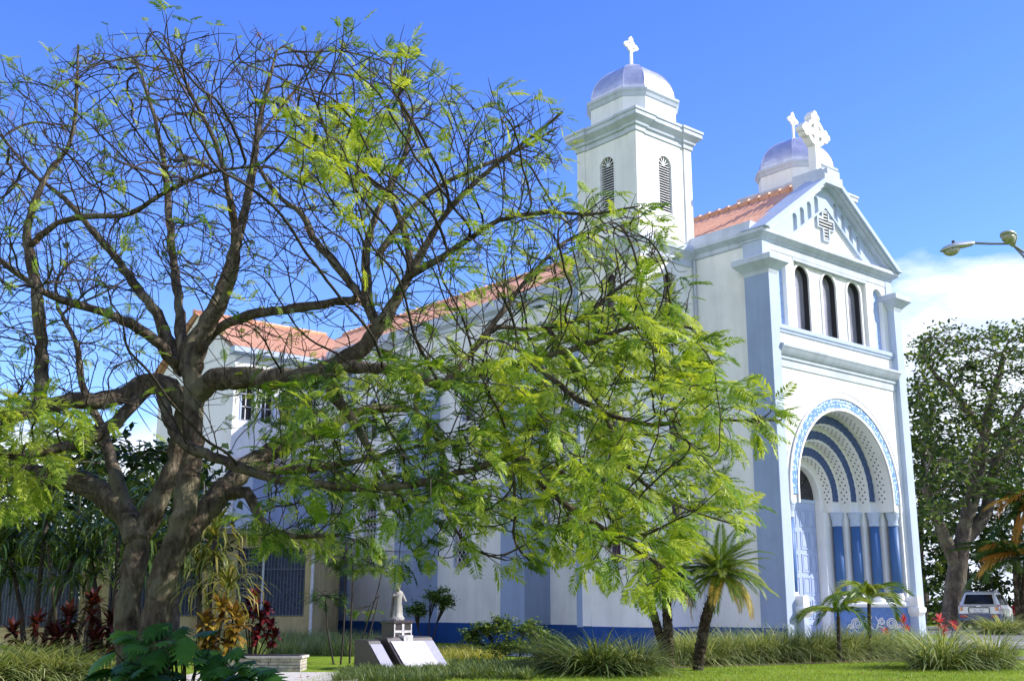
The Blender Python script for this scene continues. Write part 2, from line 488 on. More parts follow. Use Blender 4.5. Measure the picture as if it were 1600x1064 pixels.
mb = MB(); celtic(mb, XC, 0.48, 0.82, 19.22, 0.90, 17.62); mb.build('apex_cross', WHITE, ped)

# -- splayed doorway
portal = MB()
RR = [2.93, 2.50, 1.97, 1.42, 1.15]; YY = [0.2, 0.92, 1.38, 1.80, 2.15]
def prof_pts(r, n=40):
    return [(XC+r, 4.95)] + [(XC + r*math.cos(math.pi*i/n), 5.45 + r*math.sin(math.pi*i/n)) for i in range(n+1)] + [(XC-r, 4.95)]
def sweep(mb, a, ya, b, yb):
    pa = prof_pts(a); pb = prof_pts(b)
    vs = [(x, ya, z) for x, z in pa] + [(x, yb, z) for x, z in pb]; n = len(pa)
    mb.add(vs, [(i, i+1, n+i+1, n+i) for i in range(n-1)])
mb = MB()
for k in range(4):
    ylo = 0.6 if k == 0 else YY[k]
    sweep(mb, RR[k], ylo, RR[k], YY[k+1]); sweep(mb, RR[k], YY[k+1], RR[k+1], YY[k+1])
portal = mb.build('doorway', WHITE, church, fixn=False)
# jambs under the arches: stepped walls with nooks for the columns
HW = [3.45, 2.95, 2.40, 1.85, 1.15]; YJ = [0.2, 0.70, 1.16, 1.58, 2.0, 2.45]
mb = MB()
for s in (-1, 1):
    for k in range(4):
        a, b = sorted((XC + s*HW[k+1], XC + s*3.7))
        mb.box(a, b, YJ[k+1], YJ[k+2] - 0.002, 0, 4.948)
    a, b = sorted((XC + s*3.45, XC + s*3.9)); mb.box(a, b, 0.622, 2.44, 0, 4.948)
    # flat undersides where the arches overhang the nooks
    for k in range(4):
        a, b = sorted((XC + s*(RR[k] + 0.006), XC + s*(HW[k]))); mb.box(a, b, YY[k]+0.004, YY[k+1]-0.004, 4.952, 5.3)
mb.build('jamb', WHITE, portal)
mb = MB(); sweep(mb, 1.15, 2.15, 1.15, 2.5)
mb.build('inner_arch', WHITE, portal, fixn=False)
MB().box(XC-3.9, XC+3.9, 2.46, 2.6, 0, 9.0).build('back_wall', WHITE, portal)
# carved bands: patterned paint, uv = (arc length, across)
def band_mat(name, base, rel, sc, thr):
    m, t, b = newmat(name)
    u = t.nodes.new('ShaderNodeUVMap'); u.uv_map = 'arc'
    v = t.nodes.new('ShaderNodeTexVoronoi'); v.feature = 'DISTANCE_TO_EDGE'; v.inputs['Scale'].default_value = sc
    w = t.nodes.new('ShaderNodeTexWave'); w.wave_type = 'RINGS'; w.inputs['Scale'].default_value = sc*0.55; w.inputs['Distortion'].default_value = 6; w.inputs['Detail Scale'].default_value = 3
    t.links.new(u.outputs[0], v.inputs['Vector']); t.links.new(u.outputs[0], w.inputs['Vector'])
    f = M2('ADD', M2('MULTIPLY', v.outputs['Distance'], 1.4, t), M2('MULTIPLY', w.outputs['Fac'], 0.35, t), t)
    c = ramp(t, f, [(thr-0.05, rel), (thr+0.08, base)])
    t.links.new(c, b.inputs['Base Color']); b.inputs['Roughness'].default_value = 0.6
    bump(t, b, f, -0.8, 0.03)
    return m
BANDL = band_mat('carved_light_blue_band', (0.11, 0.25, 0.55), (0.55, 0.68, 0.86), 4.5, 0.20)
BANDD = band_mat('carved_navy_band', (0.022, 0.05, 0.15), (0.07, 0.12, 0.27), 9, 0.26)
def arcband(name, mat, ra, rb, y, tail, scal=0.0, par=None):
    n = 96; pts = []
    L_ = 0
    vs = []; uv = []
    for i in range(-6, n + 7):
        if i < 0: c, s_, z0 = 1, 0, 5.45 + i/6*tail
        elif i > n: c, s_, z0 = -1, 0, 5.45 - (i-n)/6*tail
        else:
            a = math.pi*i/n; c, s_, z0 = math.cos(a), math.sin(a), 5.45
        wob = scal * abs(math.sin(i*0.9))
        for r, ss in ((ra - wob, 0), (rb + wob, 1)):
            vs.append((XC + r*c, y, z0 + r*s_)); 
            uv.append(((math.pi*3*i/n), ss*(rb-ra)))
    m = len(vs)//2
    # front skin and a thin body behind
    allv = vs + [(x, y + 0.04, z) for x, y_, z in vs]
    fs = [(2*i, 2*i+1, 2*i+3, 2*i+2) for i in range(m-1)]
    k = 2*m
    fs += [(2*i, 2*i+2, k+2*i+2, k+2*i) for i in range(m-1)] + [(2*i+1, k+2*i+1, k+2*i+3, 2*i+3) for i in range(m-1)]
    fs += [(0, k, k+1, 1), (2*m-2, 2*m-1, k+2*m-1, k+2*m-2)]
    me = bpy.data.meshes.new(name); me.from_pydata(allv, [], fs)
    ul = me.uv_layers.new(name='arc')
    uvs = uv + uv
    for lp in me.loops: ul.data[lp.index].uv = uvs[lp.vertex_index]
    me.materials.append(mat)
    o = bpy.data.objects.new(name, me); S.collection.objects.link(o); o.parent = par or portal
    return o
arcband('carved_band', BANDL, 3.03, 3.34, 0.165, 0.22)
for (ra, rb, y) in ((2.57, 2.83, 0.875), (2.06, 2.32, 1.335), (1.50, 1.77, 1.755)):
    arcband('carved_band', BANDD, ra, rb, y, 0.1, 0.03)
arcband('arch_lip', WHITE, 3.36, 3.44, 0.13, 0.5); arcband('arch_lip', WHITE, 2.925, 3.01, 0.14, 0.5)
m = MB(); m.tube([(XC + 3.62*math.cos(math.pi*i/48), 0.197, 5.45 + 3.62*math.sin(math.pi*i/48)) for i in range(49)], 0.014, 5); m.build('arch_groove', SOFT, portal)
# flat dark discs on the four inner arches, painted as the shade in pierced holes
HOLE_SHADE = flat('pierced_hole_shade', (0.03, 0.03, 0.035), 0.9)
mb = MB()
for k in range(4):
    r = RR[k] - 0.006; ya = YY[k] + (0.20 if k == 0 else 0.10); yb = YY[k+1] - 0.08
    ym = (ya + yb)/2; hw = min(0.11, (yb-ya)/2)
    na = int(math.pi*r/0.125)
    for i in range(-1, na + 2):
        a = math.pi*i/na
        offs = (-hw, hw) if i % 2 == 0 else (0.0,)
        for o_ in offs:
            vs = []
            for q in range(7):
                b_ = 2*math.pi*q/7; ca = a + 0.034*math.cos(b_)/r
                vs.append((XC + r*math.cos(ca), ym + o_ + 0.034*math.sin(b_), 5.45 + r*math.sin(ca)))
            mb.add(vs, [tuple(range(7))])
mb.build('hole_shade_discs', HOLE_SHADE, portal, fixn=False)
# columns
COLS = [(3.24, 0.44), (2.74, 0.92), (2.20, 1.37), (1.66, 1.79)]
for s in (-1, 1):
    for dx, y in COLS:
        x = XC + s*dx
        c = MB().lathe((x, y, 0), [(0.17, 2.0), (0.182, 2.9), (0.172, 4.46)], 20).build('column', COLB, church, smooth=True)
        c.data.polygons.foreach_set('use_smooth', [len(p.vertices) == 4 for p in c.data.polygons])
        MB().lathe((x, y, 0), [(0.18, 4.44), (0.20, 4.46), (0.20, 4.50), (0.185, 4.53), (0.19, 4.66), (0.235, 4.80), (0.24, 4.81), (0.24, 4.86), (0.262, 4.88), (0.262, 4.946)], 16).build('capital', PALE, c)
        MB().lathe((x, y, 0), [(0.25, 1.70), (0.25, 1.80), (0.22, 1.83), (0.22, 1.90), (0.19, 1.96), (0.19, 2.02)], 16).build('column_base', WHITE, c)
# blue splayed pedestal below the columns with white scrollwork
for s in (-1, 1):
    q = [(3.44, 0.12), (3.44, 0.75), (2.0, 2.1), (1.42, 2.1), (1.36, 1.62), (3.02, 0.12)]
    poly = [(XC + s*a, b) for a, b in q]
    if s < 0: poly = poly[::-1]
    pd = MB().profile(poly, [(0.0, 0.0), (0.0, 1.52)]).build('column_pedestal', flat('pedestal_blue', (0.10, 0.20, 0.46), 0.55) if 'pedestal_blue' not in bpy.data.materials else bpy.data.materials['pedestal_blue'], church)
    MB().profile(poly, [(0.0, 1.522), (0.06, 1.56), (0.06, 1.64), (0.0, 1.70)]).build('pedestal_cap', WHITE, pd)
    A = Vector((XC + s*3.02, 0.12, 0)); B = Vector((XC + s*1.36, 1.62, 0)); T = (B - A).normalized(); Nn = Vector((-T.y, T.x, 0)) * (1 if s < 0 else -1)
    Nn = Vector((-s*abs(T.y), -abs(T.x), 0)).normalized()
    ln = (B - A).length; sc = MB()
    def put(u, z): return A + T*u + Nn*0.012 + Vector((0, 0, z))
    for mir in (0, 1):
        def U(u): return ln/2 + (u if mir == 0 else -u)
        for cu, cz, r_, tw, ph in ((0.62, 0.95, 0.20, 2.2, 0.0), (0.28, 1.02, 0.13, 1.8, 1.2), (0.86, 0.86, 0.11, 1.7, 2.2)):
            pts = [put(U(cu + r_*(1-0.75*i/26)*math.cos(ph + tw*2*math.pi*i/26)), cz + r_*(1-0.75*i/26)*math.sin(ph + tw*2*math.pi*i/26)) for i in range(27)]
            sc.tube(pts, 0.022, 5)
        sc.tube([put(U(0.02 + 0.06*i), 0.74 + 0.12*math.sin(i*0.55)) for i in range(17)], 0.022, 5)
        sc.tube([put(U(0.08), 0.78), put(U(0.16), 1.0), put(U(0.06), 1.2)], [0.03, 0.024, 0.012], 5)
    sc.build('scrollwork', WHITE, pd)
# entrance posts
for x in (0.70, 7.70):
    po = MB().box(x-0.13, x+0.13, -0.22, 0.19, 0, 1.22).build('entrance_post', PALE, church)
    MB().profile(rect(x-0.13, x+0.13, -0.22, 0.19), [(0.0, 1.20), (0.04, 1.26), (0.10, 1.34), (0.12, 1.40), (0.12, 1.50), (0.07, 1.54), (0.03, 1.56), (0.03, 1.88), (0.0, 1.9)]).build('post_cap', WHITE, po)
# doors
for s in (-1, 1):
    a, b = sorted((XC, XC + s*1.12))
    d = MB().box(a+0.006, b, 2.36, 2.45, 0.12, 5.28).build('door', DOORB, church)
    mb = MB()
    for i in range(2):
        for j in range(6):
            x0 = a + 0.12 + i*0.50; z0 = 0.30 + j*0.82
            mb.panel([rect(x0, x0+0.42, z0, z0+0.66), rect(x0+0.05, x0+0.37, z0+0.05, z0+0.61)], 2.335, 2.362, frF)
            mb.box(x0+0.09, x0+0.33, 2.343, 2.362, z0+0.09, z0+0.57)
    mb.build('door_panels', DOORB, d)
    MB().box(XC + s*0.07 - 0.02, XC + s*0.07 + 0.02, 2.29, 2.36, 1.2, 1.45).build('handle', flat('brass', (0.5, 0.38, 0.15), 0.3, 0.8), d)
MB().box(XC-1.16, XC+1.16, 2.33, 2.46, 5.28, 5.40).build('door_lintel', PALE, church)
fan = MB().panel([[(XC-1.14, 5.41), (XC+1.14, 5.41)] + [(XC+1.14*math.cos(math.pi*i/24), 5.44+1.14*math.sin(math.pi*i/24)) for i in range(25)]], 2.40, 2.45, frF).build('fanlight', DARK, church)
mb = MB()
for a in (45, 90, 135):
    mb.tube([(XC, 2.39, 5.44), (XC + 1.13*math.cos(R(a)), 2.39, 5.44 + 1.13*math.sin(R(a)))], 0.02, 5)
mb.build('fanlight_bars', BLACK, fan)
# steps at the door
mb = MB(); mb.box(XC-1.7, XC+1.7, 0.3, 2.36, 0.0, 0.14); mb.box(XC-2.2, XC+2.2, -0.3, 0.3, 0.0, 0.10)
mb.build('door_step', CONC, church)

# -- nave walls
NY = [(12.0, 'u'), (17.0, 'l')]
mb = MB()
mb.box(0.12, 0.5, 0.64, 3.5, 0.0, 14.1)
LOWW = [(9.0, 3.1, 5.3, 0.48), (16.95, 3.2, 6.0, 0.55), (24.2, 3.2, 6.0, 0.55)]
UPW = [(9.0, 9.6, 11.2, 0.42), (16.6, 9.6, 11.2, 0.42), (24.2, 9.6, 11.2, 0.42)]
mb.panel([[(6.3, 0), (28.6, 0), (28.6, 14.1), (6.3, 14.1)]] + [arch(y, z0, z1, r) for y, z0, z1, r in LOWW + UPW], 0.12, 0.45, frS)
mb.box(7.9, 8.28, 0.64, 34, 0, 14.1); mb.box(0.5, 7.9, 33.6, 34, 0, 14.1)
nave = mb.build('nave_wall', WHITE, church)
STAIN = flat('stained_glass', (0.05, 0.03, 0.06), 0.15, var=0.9, scale=6)
for y, z0, z1, r in LOWW + UPW:
    w = MB().panel([arch(y, z0, z1, r + 0.07), arch(y, z0 + 0.02, z1, r - 0.03)], 0.10, 0.2, frS).build('window', PALE, nave)
    MB().panel([arch(y, z0, z1, r)], 0.34, 0.38, frS).build('glass', STAIN, w)
    if z0 < 5:
        g = MB(); n_ = 4
        for i in range(n_ + 1):
            u = y - r + 2*r*i/n_
            g.box(0.11, 0.125, u - 0.008, u + 0.008, z0, z1)
        k = 0; z = z0
        while z < z1 - 0.1:
            for i in range(n_):
                u0 = y - r + 2*r*i/n_; u1 = u0 + 2*r/n_
                g.tube([(0.105, u0, z), (0.105, u1, z+0.32)], 0.012, 4); g.tube([(0.10, u1, z), (0.10, u0, z+0.32)], 0.012, 4)
            z += 0.32
        g.build('window_grille', STEEL, w)
MB().box(0.06, 0.3, 6.44, 28.5, 0, 0.86).build('base_course', NAVY, nave)
mb = MB(); mb.box(0.08, 0.3, 1.04, 3.38, 0, 0.88); mb.box(-0.05, 0.3, 0.006, 1.045, 0, 0.88); mb.build('base_course', NAVY, nave)
# buttresses
for y0 in (11.3, 18.7):
    bt = MB().box(-1.25, 0.13, y0, y0+1.45, 0, 9.2)
    bt.loops([[(-1.25, y0, 9.2), (0.13, y0, 9.2), (0.13, y0, 11.2)], [(-1.25, y0+1.45, 9.2), (0.13, y0+1.45, 9.2), (0.13, y0+1.45, 11.2)]])
    b_ = bt.build('buttress', MID, church)
    MB().box(-1.29, 0.1, y0-0.04, y0+1.49, 0, 0.85).build('base_course', NAVY, b_)
    MB().loops([[(-1.34, y0-0.08, 9.15), (0.1, y0-0.08, 11.25), (0.1, y0-0.08, 11.42), (-1.34, y0-0.08, 9.32)], [(-1.34, y0+1.53, 9.15), (0.1, y0+1.53, 11.25), (0.1, y0+1.53, 11.42), (-1.34, y0+1.53, 9.32)]]).build('buttress_cap', PALE, b_)
MB().box(0.0, 0.13, 25.9, 26.6, 0.86, 14.0).build('pilaster', MID, church); MB().box(-2.84, -2.7, 6.42, 6.75, 0.86, 14.0).build('pilaster', MID, church)
# eaves
sec = [(0.13, 13.9), (0.06, 13.95), (0.06, 14.1), (-0.05, 14.2), (-0.12, 14.26), (-0.12, 14.38), (-0.02, 14.76), (0.4, 14.76), (0.4, 13.9)]
for a, b in ((0.66, 3.40), (6.44, 28.6)):
    MB().loops([[(x, a, z) for x, z in sec], [(x, b, z) for x, z in sec]]).build('eaves_cornice', SOFT, church)
MB().loops([[(8.4-x, 0.66, z) for x, z in sec], [(8.4-x, 34, z) for x, z in sec]]).build('eaves_cornice', SOFT, church)
# drainpipes
mb = MB(); mb.tube([(0.04, 3.30, 13.9), (0.03, 3.30, 0.9), (-0.15, 3.28, 0.8), (-0.9, 3.3, 0.78)], 0.06, 8)
mb.build('drainpipe', PIPE, church)
MB().tube([(-0.05, 27.3, 13.8), (-0.05, 27.3, 0.1)], 0.08, 8).build('drainpipe', STEEL, church)

# -- roof: corrugated painted sheets
def roofmat():
    m, t, b = newmat('orange_roof_sheet')
    f = noise(t, 0.8, 6, 0.65); g = noise(t, 5, 5, 0.6, stretch=(1, 0.3, 1))
    c = ramp(t, M2('ADD', M2('MULTIPLY', f, 0.5, t), M2('MULTIPLY', g, 0.5, t), t), [(0.3, (0.46, 0.22, 0.13)), (0.52, (0.66, 0.35, 0.215)), (0.72, (0.72, 0.45, 0.31))])
    t.links.new(c, b.inputs['Base Color']); b.inputs['Roughness'].default_value = 0.55
    return m
ROOF = roofmat()
def corr(p_e0, p_e1, p_r0, p_r1, pitch=0.28, amp=0.04, rows=6):
    """corrugated sheet between an eave line and a ridge line"""
    e0, e1, q0, q1 = map(Vector, (p_e0, p_e1, p_r0, p_r1))
    ln = (e1 - e0).length; n = int(ln / pitch * 6)
    nn = (e1 - e0).cross(q0 - e0).normalized()
    if nn.z < 0: nn = -nn
    mb = MB(); V = []; F = []
    for j in range(rows + 1):
        v = j / rows
        for i in range(n + 1):
            u = i / n
            for lap in ((0,) if j in (0, rows) else (0, 0.03)):
                pass
            p = (e0.lerp(e1, u)).lerp(q0.lerp(q1, u), v) + nn * (amp * math.sin(2*math.pi*i/6) + 0.03*((j % 2) - 0.5))
            V.append(p)
    for j in range(rows):
        for i in range(n):
            F.append((j*(n+1)+i, j*(n+1)+i+1, (j+1)*(n+1)+i+1, (j+1)*(n+1)+i))
    mb.add(V, F)
    return mb
rf = corr((0.25, 0.7, 14.72), (0.25, 34, 14.72), (XC, 0.7, 17.25), (XC, 34, 17.25)); rf2 = corr((8.15, 0.7, 14.72), (8.15, 34, 14.72), (XC, 0.7, 17.25), (XC, 34, 17.25))
rf.add(rf2.v, rf2.f)
roof = rf.build('roof', ROOF, church, smooth=True)
m = MB()
for i in range(66):
    y = 0.75 + i*0.5
    m.tube([(XC, y, 17.30), (XC, y+0.47, 17.27)], [0.16, 0.13], 8)
m.build('ridge_cap', ROOF, roof)
MB().loops([[(XC-0.3, 33.9, 13.9), (0.2, 33.9, 13.9), (0.2, 33.9, 14.7), (XC, 33.9, 17.2), (8.2, 33.9, 14.7), (8.2, 33.9, 13.9)], [(XC-0.3, 34, 13.9), (0.2, 34, 13.9), (0.2, 34, 14.7), (XC, 34, 17.2), (8.2, 34, 14.7), (8.2, 34, 13.9)]]).build('rear_gable', WHITE, church)

# -- towers
def domemat():
    m, t, b = newmat('silver_dome_paint')
    f = noise(t, 2.5, 6, 0.65)
    c = ramp(t, f, [(0.3, (0.46, 0.46, 0.57)), (0.7, (0.68, 0.69, 0.77))])
    t.links.new(c, b.inputs['Base Color']); b.inputs['Metallic'].default_value = 0.55; b.inputs['Roughness'].default_value = 0.34
    bump(t, b, noise(t, 6, 3), 0.12, 0.03)
    return m
DOME = domemat()
TWIN = [(3.0, 4.95, 0.30), (6.65, 7.75, 0.30), (11.4, 12.95, 0.31)]
def tower(x0, open_left):
    x1 = x0 + 3.0; y0, y1 = 3.42, 6.42; xm = (x0+x1)/2; ym = (y0+y1)/2
    mb = MB()
    sx = xm + 0.1
    mb.panel([[(x0, 0), (x1, 0), (x1, 14.0), (x0, 14.0)]] + [arch(sx, a, b, r) for a, b, r in TWIN], y0, y0+0.35, frF)
    mb.panel([[(y0+0.352, 0), (y1, 0), (y1, 14.0), (y0+0.352, 14.0)]] + [arch(ym, a, b, r) for a, b, r in TWIN], x0, x0+0.35, frS)
    mb.box(x0+0.36, x1, y1-0.35, y1, 0, 14.0); mb.box(x1-0.35, x1, y0+0.36, y1-0.36, 0, 14.0)
    tw = mb.build('tower', WHITE, church)
    for a, b, r in TWIN:
        MB().panel([arch(sx, a, b, r)], y0+0.22, y0+0.26, frF).build('glass', STAIN, tw)
        MB().panel([arch(ym, a, b, r)], x0+0.22, x0+0.26, frS).build('glass', STAIN, tw)
        MB().box(sx-r-0.15, sx+r+0.15, y0-0.08, y0+0.1, a-0.14, a-0.01).build('sill', SOFT, tw)
        MB().box(x0-0.08, x0+0.1, ym-r-0.15, ym+r+0.15, a-0.14, a-0.01).build('sill', SOFT, tw)
    MB().profile(rect(x0, x1, y0, y1), [(0.04, 0), (0.04, 0.86), (0.0, 0.89)]).build('base_course', NAVY, tw)
    # corner strips on the lower tower
    mb = MB()
    for cx in (x0-0.05, x1-0.33):
        mb.box(cx, cx+0.38, y0-0.05, y0+0.2, 0.9, 13.7)
    mb.box(x0-0.052, x0+0.2, y1-0.36, y1+0.03, 0.9, 13.7)
    mb.build('corner_strip', WHITE if open_left else WHITE, tw)
    MB().profile(rect(x0, x1, y0, y1), [(0.02, 13.62), (0.06, 13.66), (0.06, 13.9), (0.12, 14.0), (0.22, 14.14), (0.24, 14.15), (0.24, 14.28), (0.16, 14.42), (0.0, 14.5)]).build('middle_cornice', SOFT, tw)
    # belfry
    bx0, bx1, by0, by1 = x0+0.03, x1-0.03, y0+0.03, y1-0.03
    mb = MB()
    LZ0, LZ1, LR = 15.5, 17.36, 0.38
    mb.panel([[(bx0, 14.4), (bx1, 14.4), (bx1, 18.4), (bx0, 18.4)], arch(sx-0.04, LZ0, LZ1, LR)], by0, by0+0.3, frF)
    mb.panel([[(by0+0.302, 14.4), (by1, 14.4), (by1, 18.4), (by0+0.302, 18.4)], arch(ym, LZ0, LZ1, LR)], bx0, bx0+0.3, frS)
    mb.box(bx0+0.31, bx1, by1-0.3, by1, 14.4, 18.4); mb.box(bx1-0.3, bx1, by0+0.31, by1-0.31, 14.4, 18.4)
    for cx in (bx0-0.05, bx1-0.35):
        for cy in (by0-0.05, by1-0.35):
            mb.box(cx, cx+0.40, cy, cy+0.40, 14.42, 18.38)
    mb.build('belfry', WHITE, tw)
    for fr, c, d in ((frF, sx-0.04, by0), (frS, ym, bx0)):
        lw = MB().panel([arch(c, LZ0, LZ1, LR+0.03), arch(c, LZ0+0.03, LZ1, LR-0.03)], d-0.015, d+0.2, fr)
        z = LZ0 + 0.06
        while z < LZ1 - 0.02:
            vs = [fr(c-LR, z, d+0.05), fr(c+LR, z, d+0.05), fr(c+LR, z+0.055, d+0.13), fr(c-LR, z+0.055, d+0.13), fr(c-LR, z+0.02, d+0.05), fr(c+LR, z+0.02, d+0.05), fr(c+LR, z+0.075, d+0.13), fr(c-LR, z+0.075, d+0.13)]
            lw.add(vs, [(0,3,2,1),(4,5,6,7),(0,1,5,4),(1,2,6,5),(2,3,7,6),(3,0,4,7)]); z += 0.098
        for a in (30, 62, 90, 118, 150):
            lw.tube([fr(c, LZ1, d+0.06), fr(c+LR*math.cos(R(a)), LZ1+LR*math.sin(R(a)), d+0.06)], 0.02, 4)
        lw.build('louvre_window', STEEL, tw)
        MB().panel([arch(c, LZ0, LZ1, LR-0.01)], d+0.2, d+0.24, fr).build('louvre_back', BLACK, tw)
    cp = [(0.02, 18.28), (0.05, 18.30), (0.05, 18.46), (0.12, 18.5), (0.14, 18.58), (0.22, 18.66), (0.30, 18.74), (0.32, 18.76), (0.32, 18.9), (0.36, 18.93), (0.36, 19.02), (0.2, 19.07), (-0.3, 19.1)]
    mb = MB().profile(rect(bx0, bx1, by0, by1), cp)
    for cx in (bx0-0.05, bx1-0.37):
        for cy in (by0-0.05, by1-0.37):
            mb.profile(rect(cx, cx+0.42, cy, cy+0.42), [(o+0.004, z+0.003) for o, z in cp[:-2]] + [(0.15, 19.05), (-0.1, 19.06)])
    mb.build('belfry_cornice', SOFT, tw)
    h, f = 1.42, 0.84
    oc = [(xm+a, ym+b) for a, b in ((h,-f),(h,f),(f,h),(-f,h),(-h,f),(-h,-f),(-f,-h),(f,-h))]
    MB().profile(oc, [(0.0, 18.9), (0.0, 19.98)]).build('drum', WHITE, tw)
    MB().profile(oc, [(0.004, 19.86), (0.05, 19.9), (0.09, 20.0), (0.14, 20.06), (0.15, 20.07), (0.15, 20.16), (0.05, 20.2), (-0.1, 20.21)]).build('drum_cornice', SOFT, tw)
    pr = []
    for i in range(15):
        a = math.pi/2*i/14
        pr.append((h*math.cos(a)*0.985 - h + 0.0, 20.2 + 1.52*math.sin(a)))
    pr[-1] = (-h*0.985, pr[-1][1])
    dm = MB().profile(oc, pr).build('dome', DOME, tw)
    mb = MB()
    for vx, vy in oc:
        pts = []
        for i in range(15):
            a = math.pi/2*i/14; k = math.cos(a)*0.985
            pts.append((xm + (vx-xm)*k, ym + (vy-ym)*k, 20.2 + 1.52*math.sin(a)))
        mb.tube(pts, 0.028, 5)
    mb.build('dome_rib', DOME, tw)
    mb = MB(); mb.lathe((xm, ym, 21.66), [(0.2, 0), (0.16, 0.08), (0.05, 0.14)], 10)
    celtic(mb, xm, ym-0.035, ym+0.035, 22.72, 0.40, 21.7)
    mb.build('dome_cross', WHITE, tw)
    return tw
tower(-2.8, True)
tower(7.72, False)

# -- transept on the left with its own gabled roof
mb = MB()
TX0, TX1, TY0, TY1 = -5.3, 0.1, 28.6, 37.6
TW3 = [(-4.5, 10.6, 12.0, 0.36), (-3.4, 10.6, 12.0, 0.36), (-2.3, 10.6, 12.0, 0.36), (-1.0, 10.6, 12.0, 0.36)]
mb.panel([[(TX0, 0), (TX1+0.4, 0), (TX1+0.4, 14.0), (TX0, 14.0)]] + [arch(x, a, b, r) for x, a, b, r in TW3], TY0, TY0+0.35, frF)
mb.box(TX0, TX0+0.35, TY0+0.36, TY1, 0, 14.0); mb.box(TX0+0.36, 8, TY1-0.35, TY1-0.002, 0, 14.0)
tp = mb.build('transept_wall', WHITE, church)
for x, a, b, r in TW3:
    w = MB().panel([arch(x, a, b, r+0.06), arch(x, a+0.02, b, r-0.03)], TY0-0.03, TY0+0.1, frF).build('window', PALE, tp)
    MB().panel([arch(x, a, b, r)], TY0+0.25, TY0+0.29, frF).build('glass', DARK, w)
    g = MB(); g.box(x-0.02, x+0.02, TY0+0.2, TY0+0.25, a, b+r); g.box(x-r, x+r, TY0+0.2, TY0+0.25, (a+b)/2, (a+b)/2+0.04); g.box(x-r, x+r, TY0+0.2, TY0+0.25, b-0.05, b-0.01)
    g.build('window_bars', STEEL, w)
RZ = 16.9; YM = 33.1
MB().loops([[(TX0, TY0, 13.9), (TX0, TY1, 13.9), (TX0, YM, RZ-0.05)], [(TX0+0.35, TY0, 13.9), (TX0+0.35, TY1, 13.9), (TX0+0.35, YM, RZ-0.05)]]).build('gable_wall', WHITE, tp)
a_ = corr((TX0-0.3, TY0-0.35, 14.25), (2.6, TY0-0.35, 14.25), (TX0-0.3, YM, RZ), (2.6, YM, RZ)); b_ = corr((TX0-0.3, TY1+0.35, 14.25), (2.6, TY1+0.35, 14.25), (TX0-0.3, YM, RZ), (2.6, YM, RZ))
a_.add(b_.v, b_.f); a_.tube([(TX0-0.35, YM, RZ+0.03), (2.6, YM, RZ+0.03)], 0.13, 8)
a_.build('transept_roof', ROOF, church, smooth=True)
MB().loops([[(TX0-0.3, TY0-0.45, 13.95), (TX0-0.3, TY0+0.1, 13.85), (TX0-0.3, TY0+0.1, 14.2), (TX0-0.3, TY0-0.45, 14.22)], [(0.1, TY0-0.45, 13.95), (0.1, TY0+0.1, 13.85), (0.1, TY0+0.1, 14.2), (0.1, TY0-0.45, 14.22)]]).build('transept_eaves', PALE, tp)
# side porch
mb = MB(); mb.box(-5.0, -0.6, 26.7, TY0-0.002, 0, 8.2)
po = mb.build('side_porch', MID, church)
MB().box(-5.4, 0.1, 26.3, TY0-0.004, 8.2, 8.55).build('porch_roof', flat('porch_slab', (0.38, 0.33, 0.33), 0.8), po)
# ------------------------------------------------------------------ tree machinery
def catmull(pts, per):
    """pts: list of (Vector, radius) -> smooth dense list"""
    out = []
    n = len(pts)
    for i in range(n - 1):
        p0 = pts[max(i-1, 0)]; p1 = pts[i]; p2 = pts[i+1]; p3 = pts[min(i+2, n-1)]
        k = max(2, int((p2[0]-p1[0]).length / per))
        for j in range(k):
            t = j / k
            a = [0.5*((2*b) + (-a_+c)*t + (2*a_-5*b+4*c-d)*t*t + (-a_+3*b-3*c+d)*t*t*t) for a_, b, c, d in ((p0[0], p1[0], p2[0], p3[0]),)][0]
            out.append((a, p1[1]*(1-t) + p2[1]*t))
    out.append(pts[-1])
    return out

def colonize(nodes, parent, fixed_r, attr, step, infl, kill, iters, tropism=Vector((0,0,0)), inertia=0.45, jit=0.18, center=None, radial=0.0):
    """space colonisation; nodes: list of Vector, extended in place"""
    attr = [Vector(a) for a in attr]
    dirs = [Vector((0,0,1))] * len(nodes)
    for i in range(len(nodes)):
        if parent[i] >= 0:
            d = nodes[i] - nodes[parent[i]]
            dirs[i] = d.normalized() if d.length > 1e-6 else Vector((0,0,1))
    near = [(-1, 1e9)] * len(attr)
    # incremental nearest
    kd = kdtree.KDTree(len(nodes))
    for i, p in enumerate(nodes): kd.insert(p, i)
    kd.balance()
    for i, a in enumerate(attr):
        co, idx, d = kd.find(a); near[i] = (idx, d)
    alive = list(range(len(attr)))
    for it in range(iters):
        acc = {}
        nxt = []
        for i in alive:
            idx, d = near[i]
            if d < kill: continue
            nxt.append(i)
            if d < infl:
                acc.setdefault(idx, Vector((0,0,0)))
                acc[idx] += (attr[i] - nodes[idx]).normalized()
        alive = nxt
        if not acc: break
        new = []
        for idx, v in acc.items():
            if v.length < 1e-4: continue
            d = v.normalized() + dirs[idx]*inertia + tropism + ((nodes[idx] - center).normalized()*radial if center is not None else Vector((0,0,0))) + Vector((random.gauss(0,jit), random.gauss(0,jit), random.gauss(0,jit)))
            d.normalize()
            q = nodes[idx] + d*step
            new.append((idx, q, d))
        base = len(nodes)
        for idx, q, d in new:
            nodes.append(q); parent.append(idx); dirs.append(d); fixed_r.append(0)
        if not new: break
        kd = kdtree.KDTree(len(new))
        for i, (_, q, _) in enumerate(new): kd.insert(q, base + i)
        kd.balance()
        for i in alive:
            co, idx, d = kd.find(attr[i])
            if idx is not None and d < near[i][1]: near[i] = (idx, d)
    return dirs

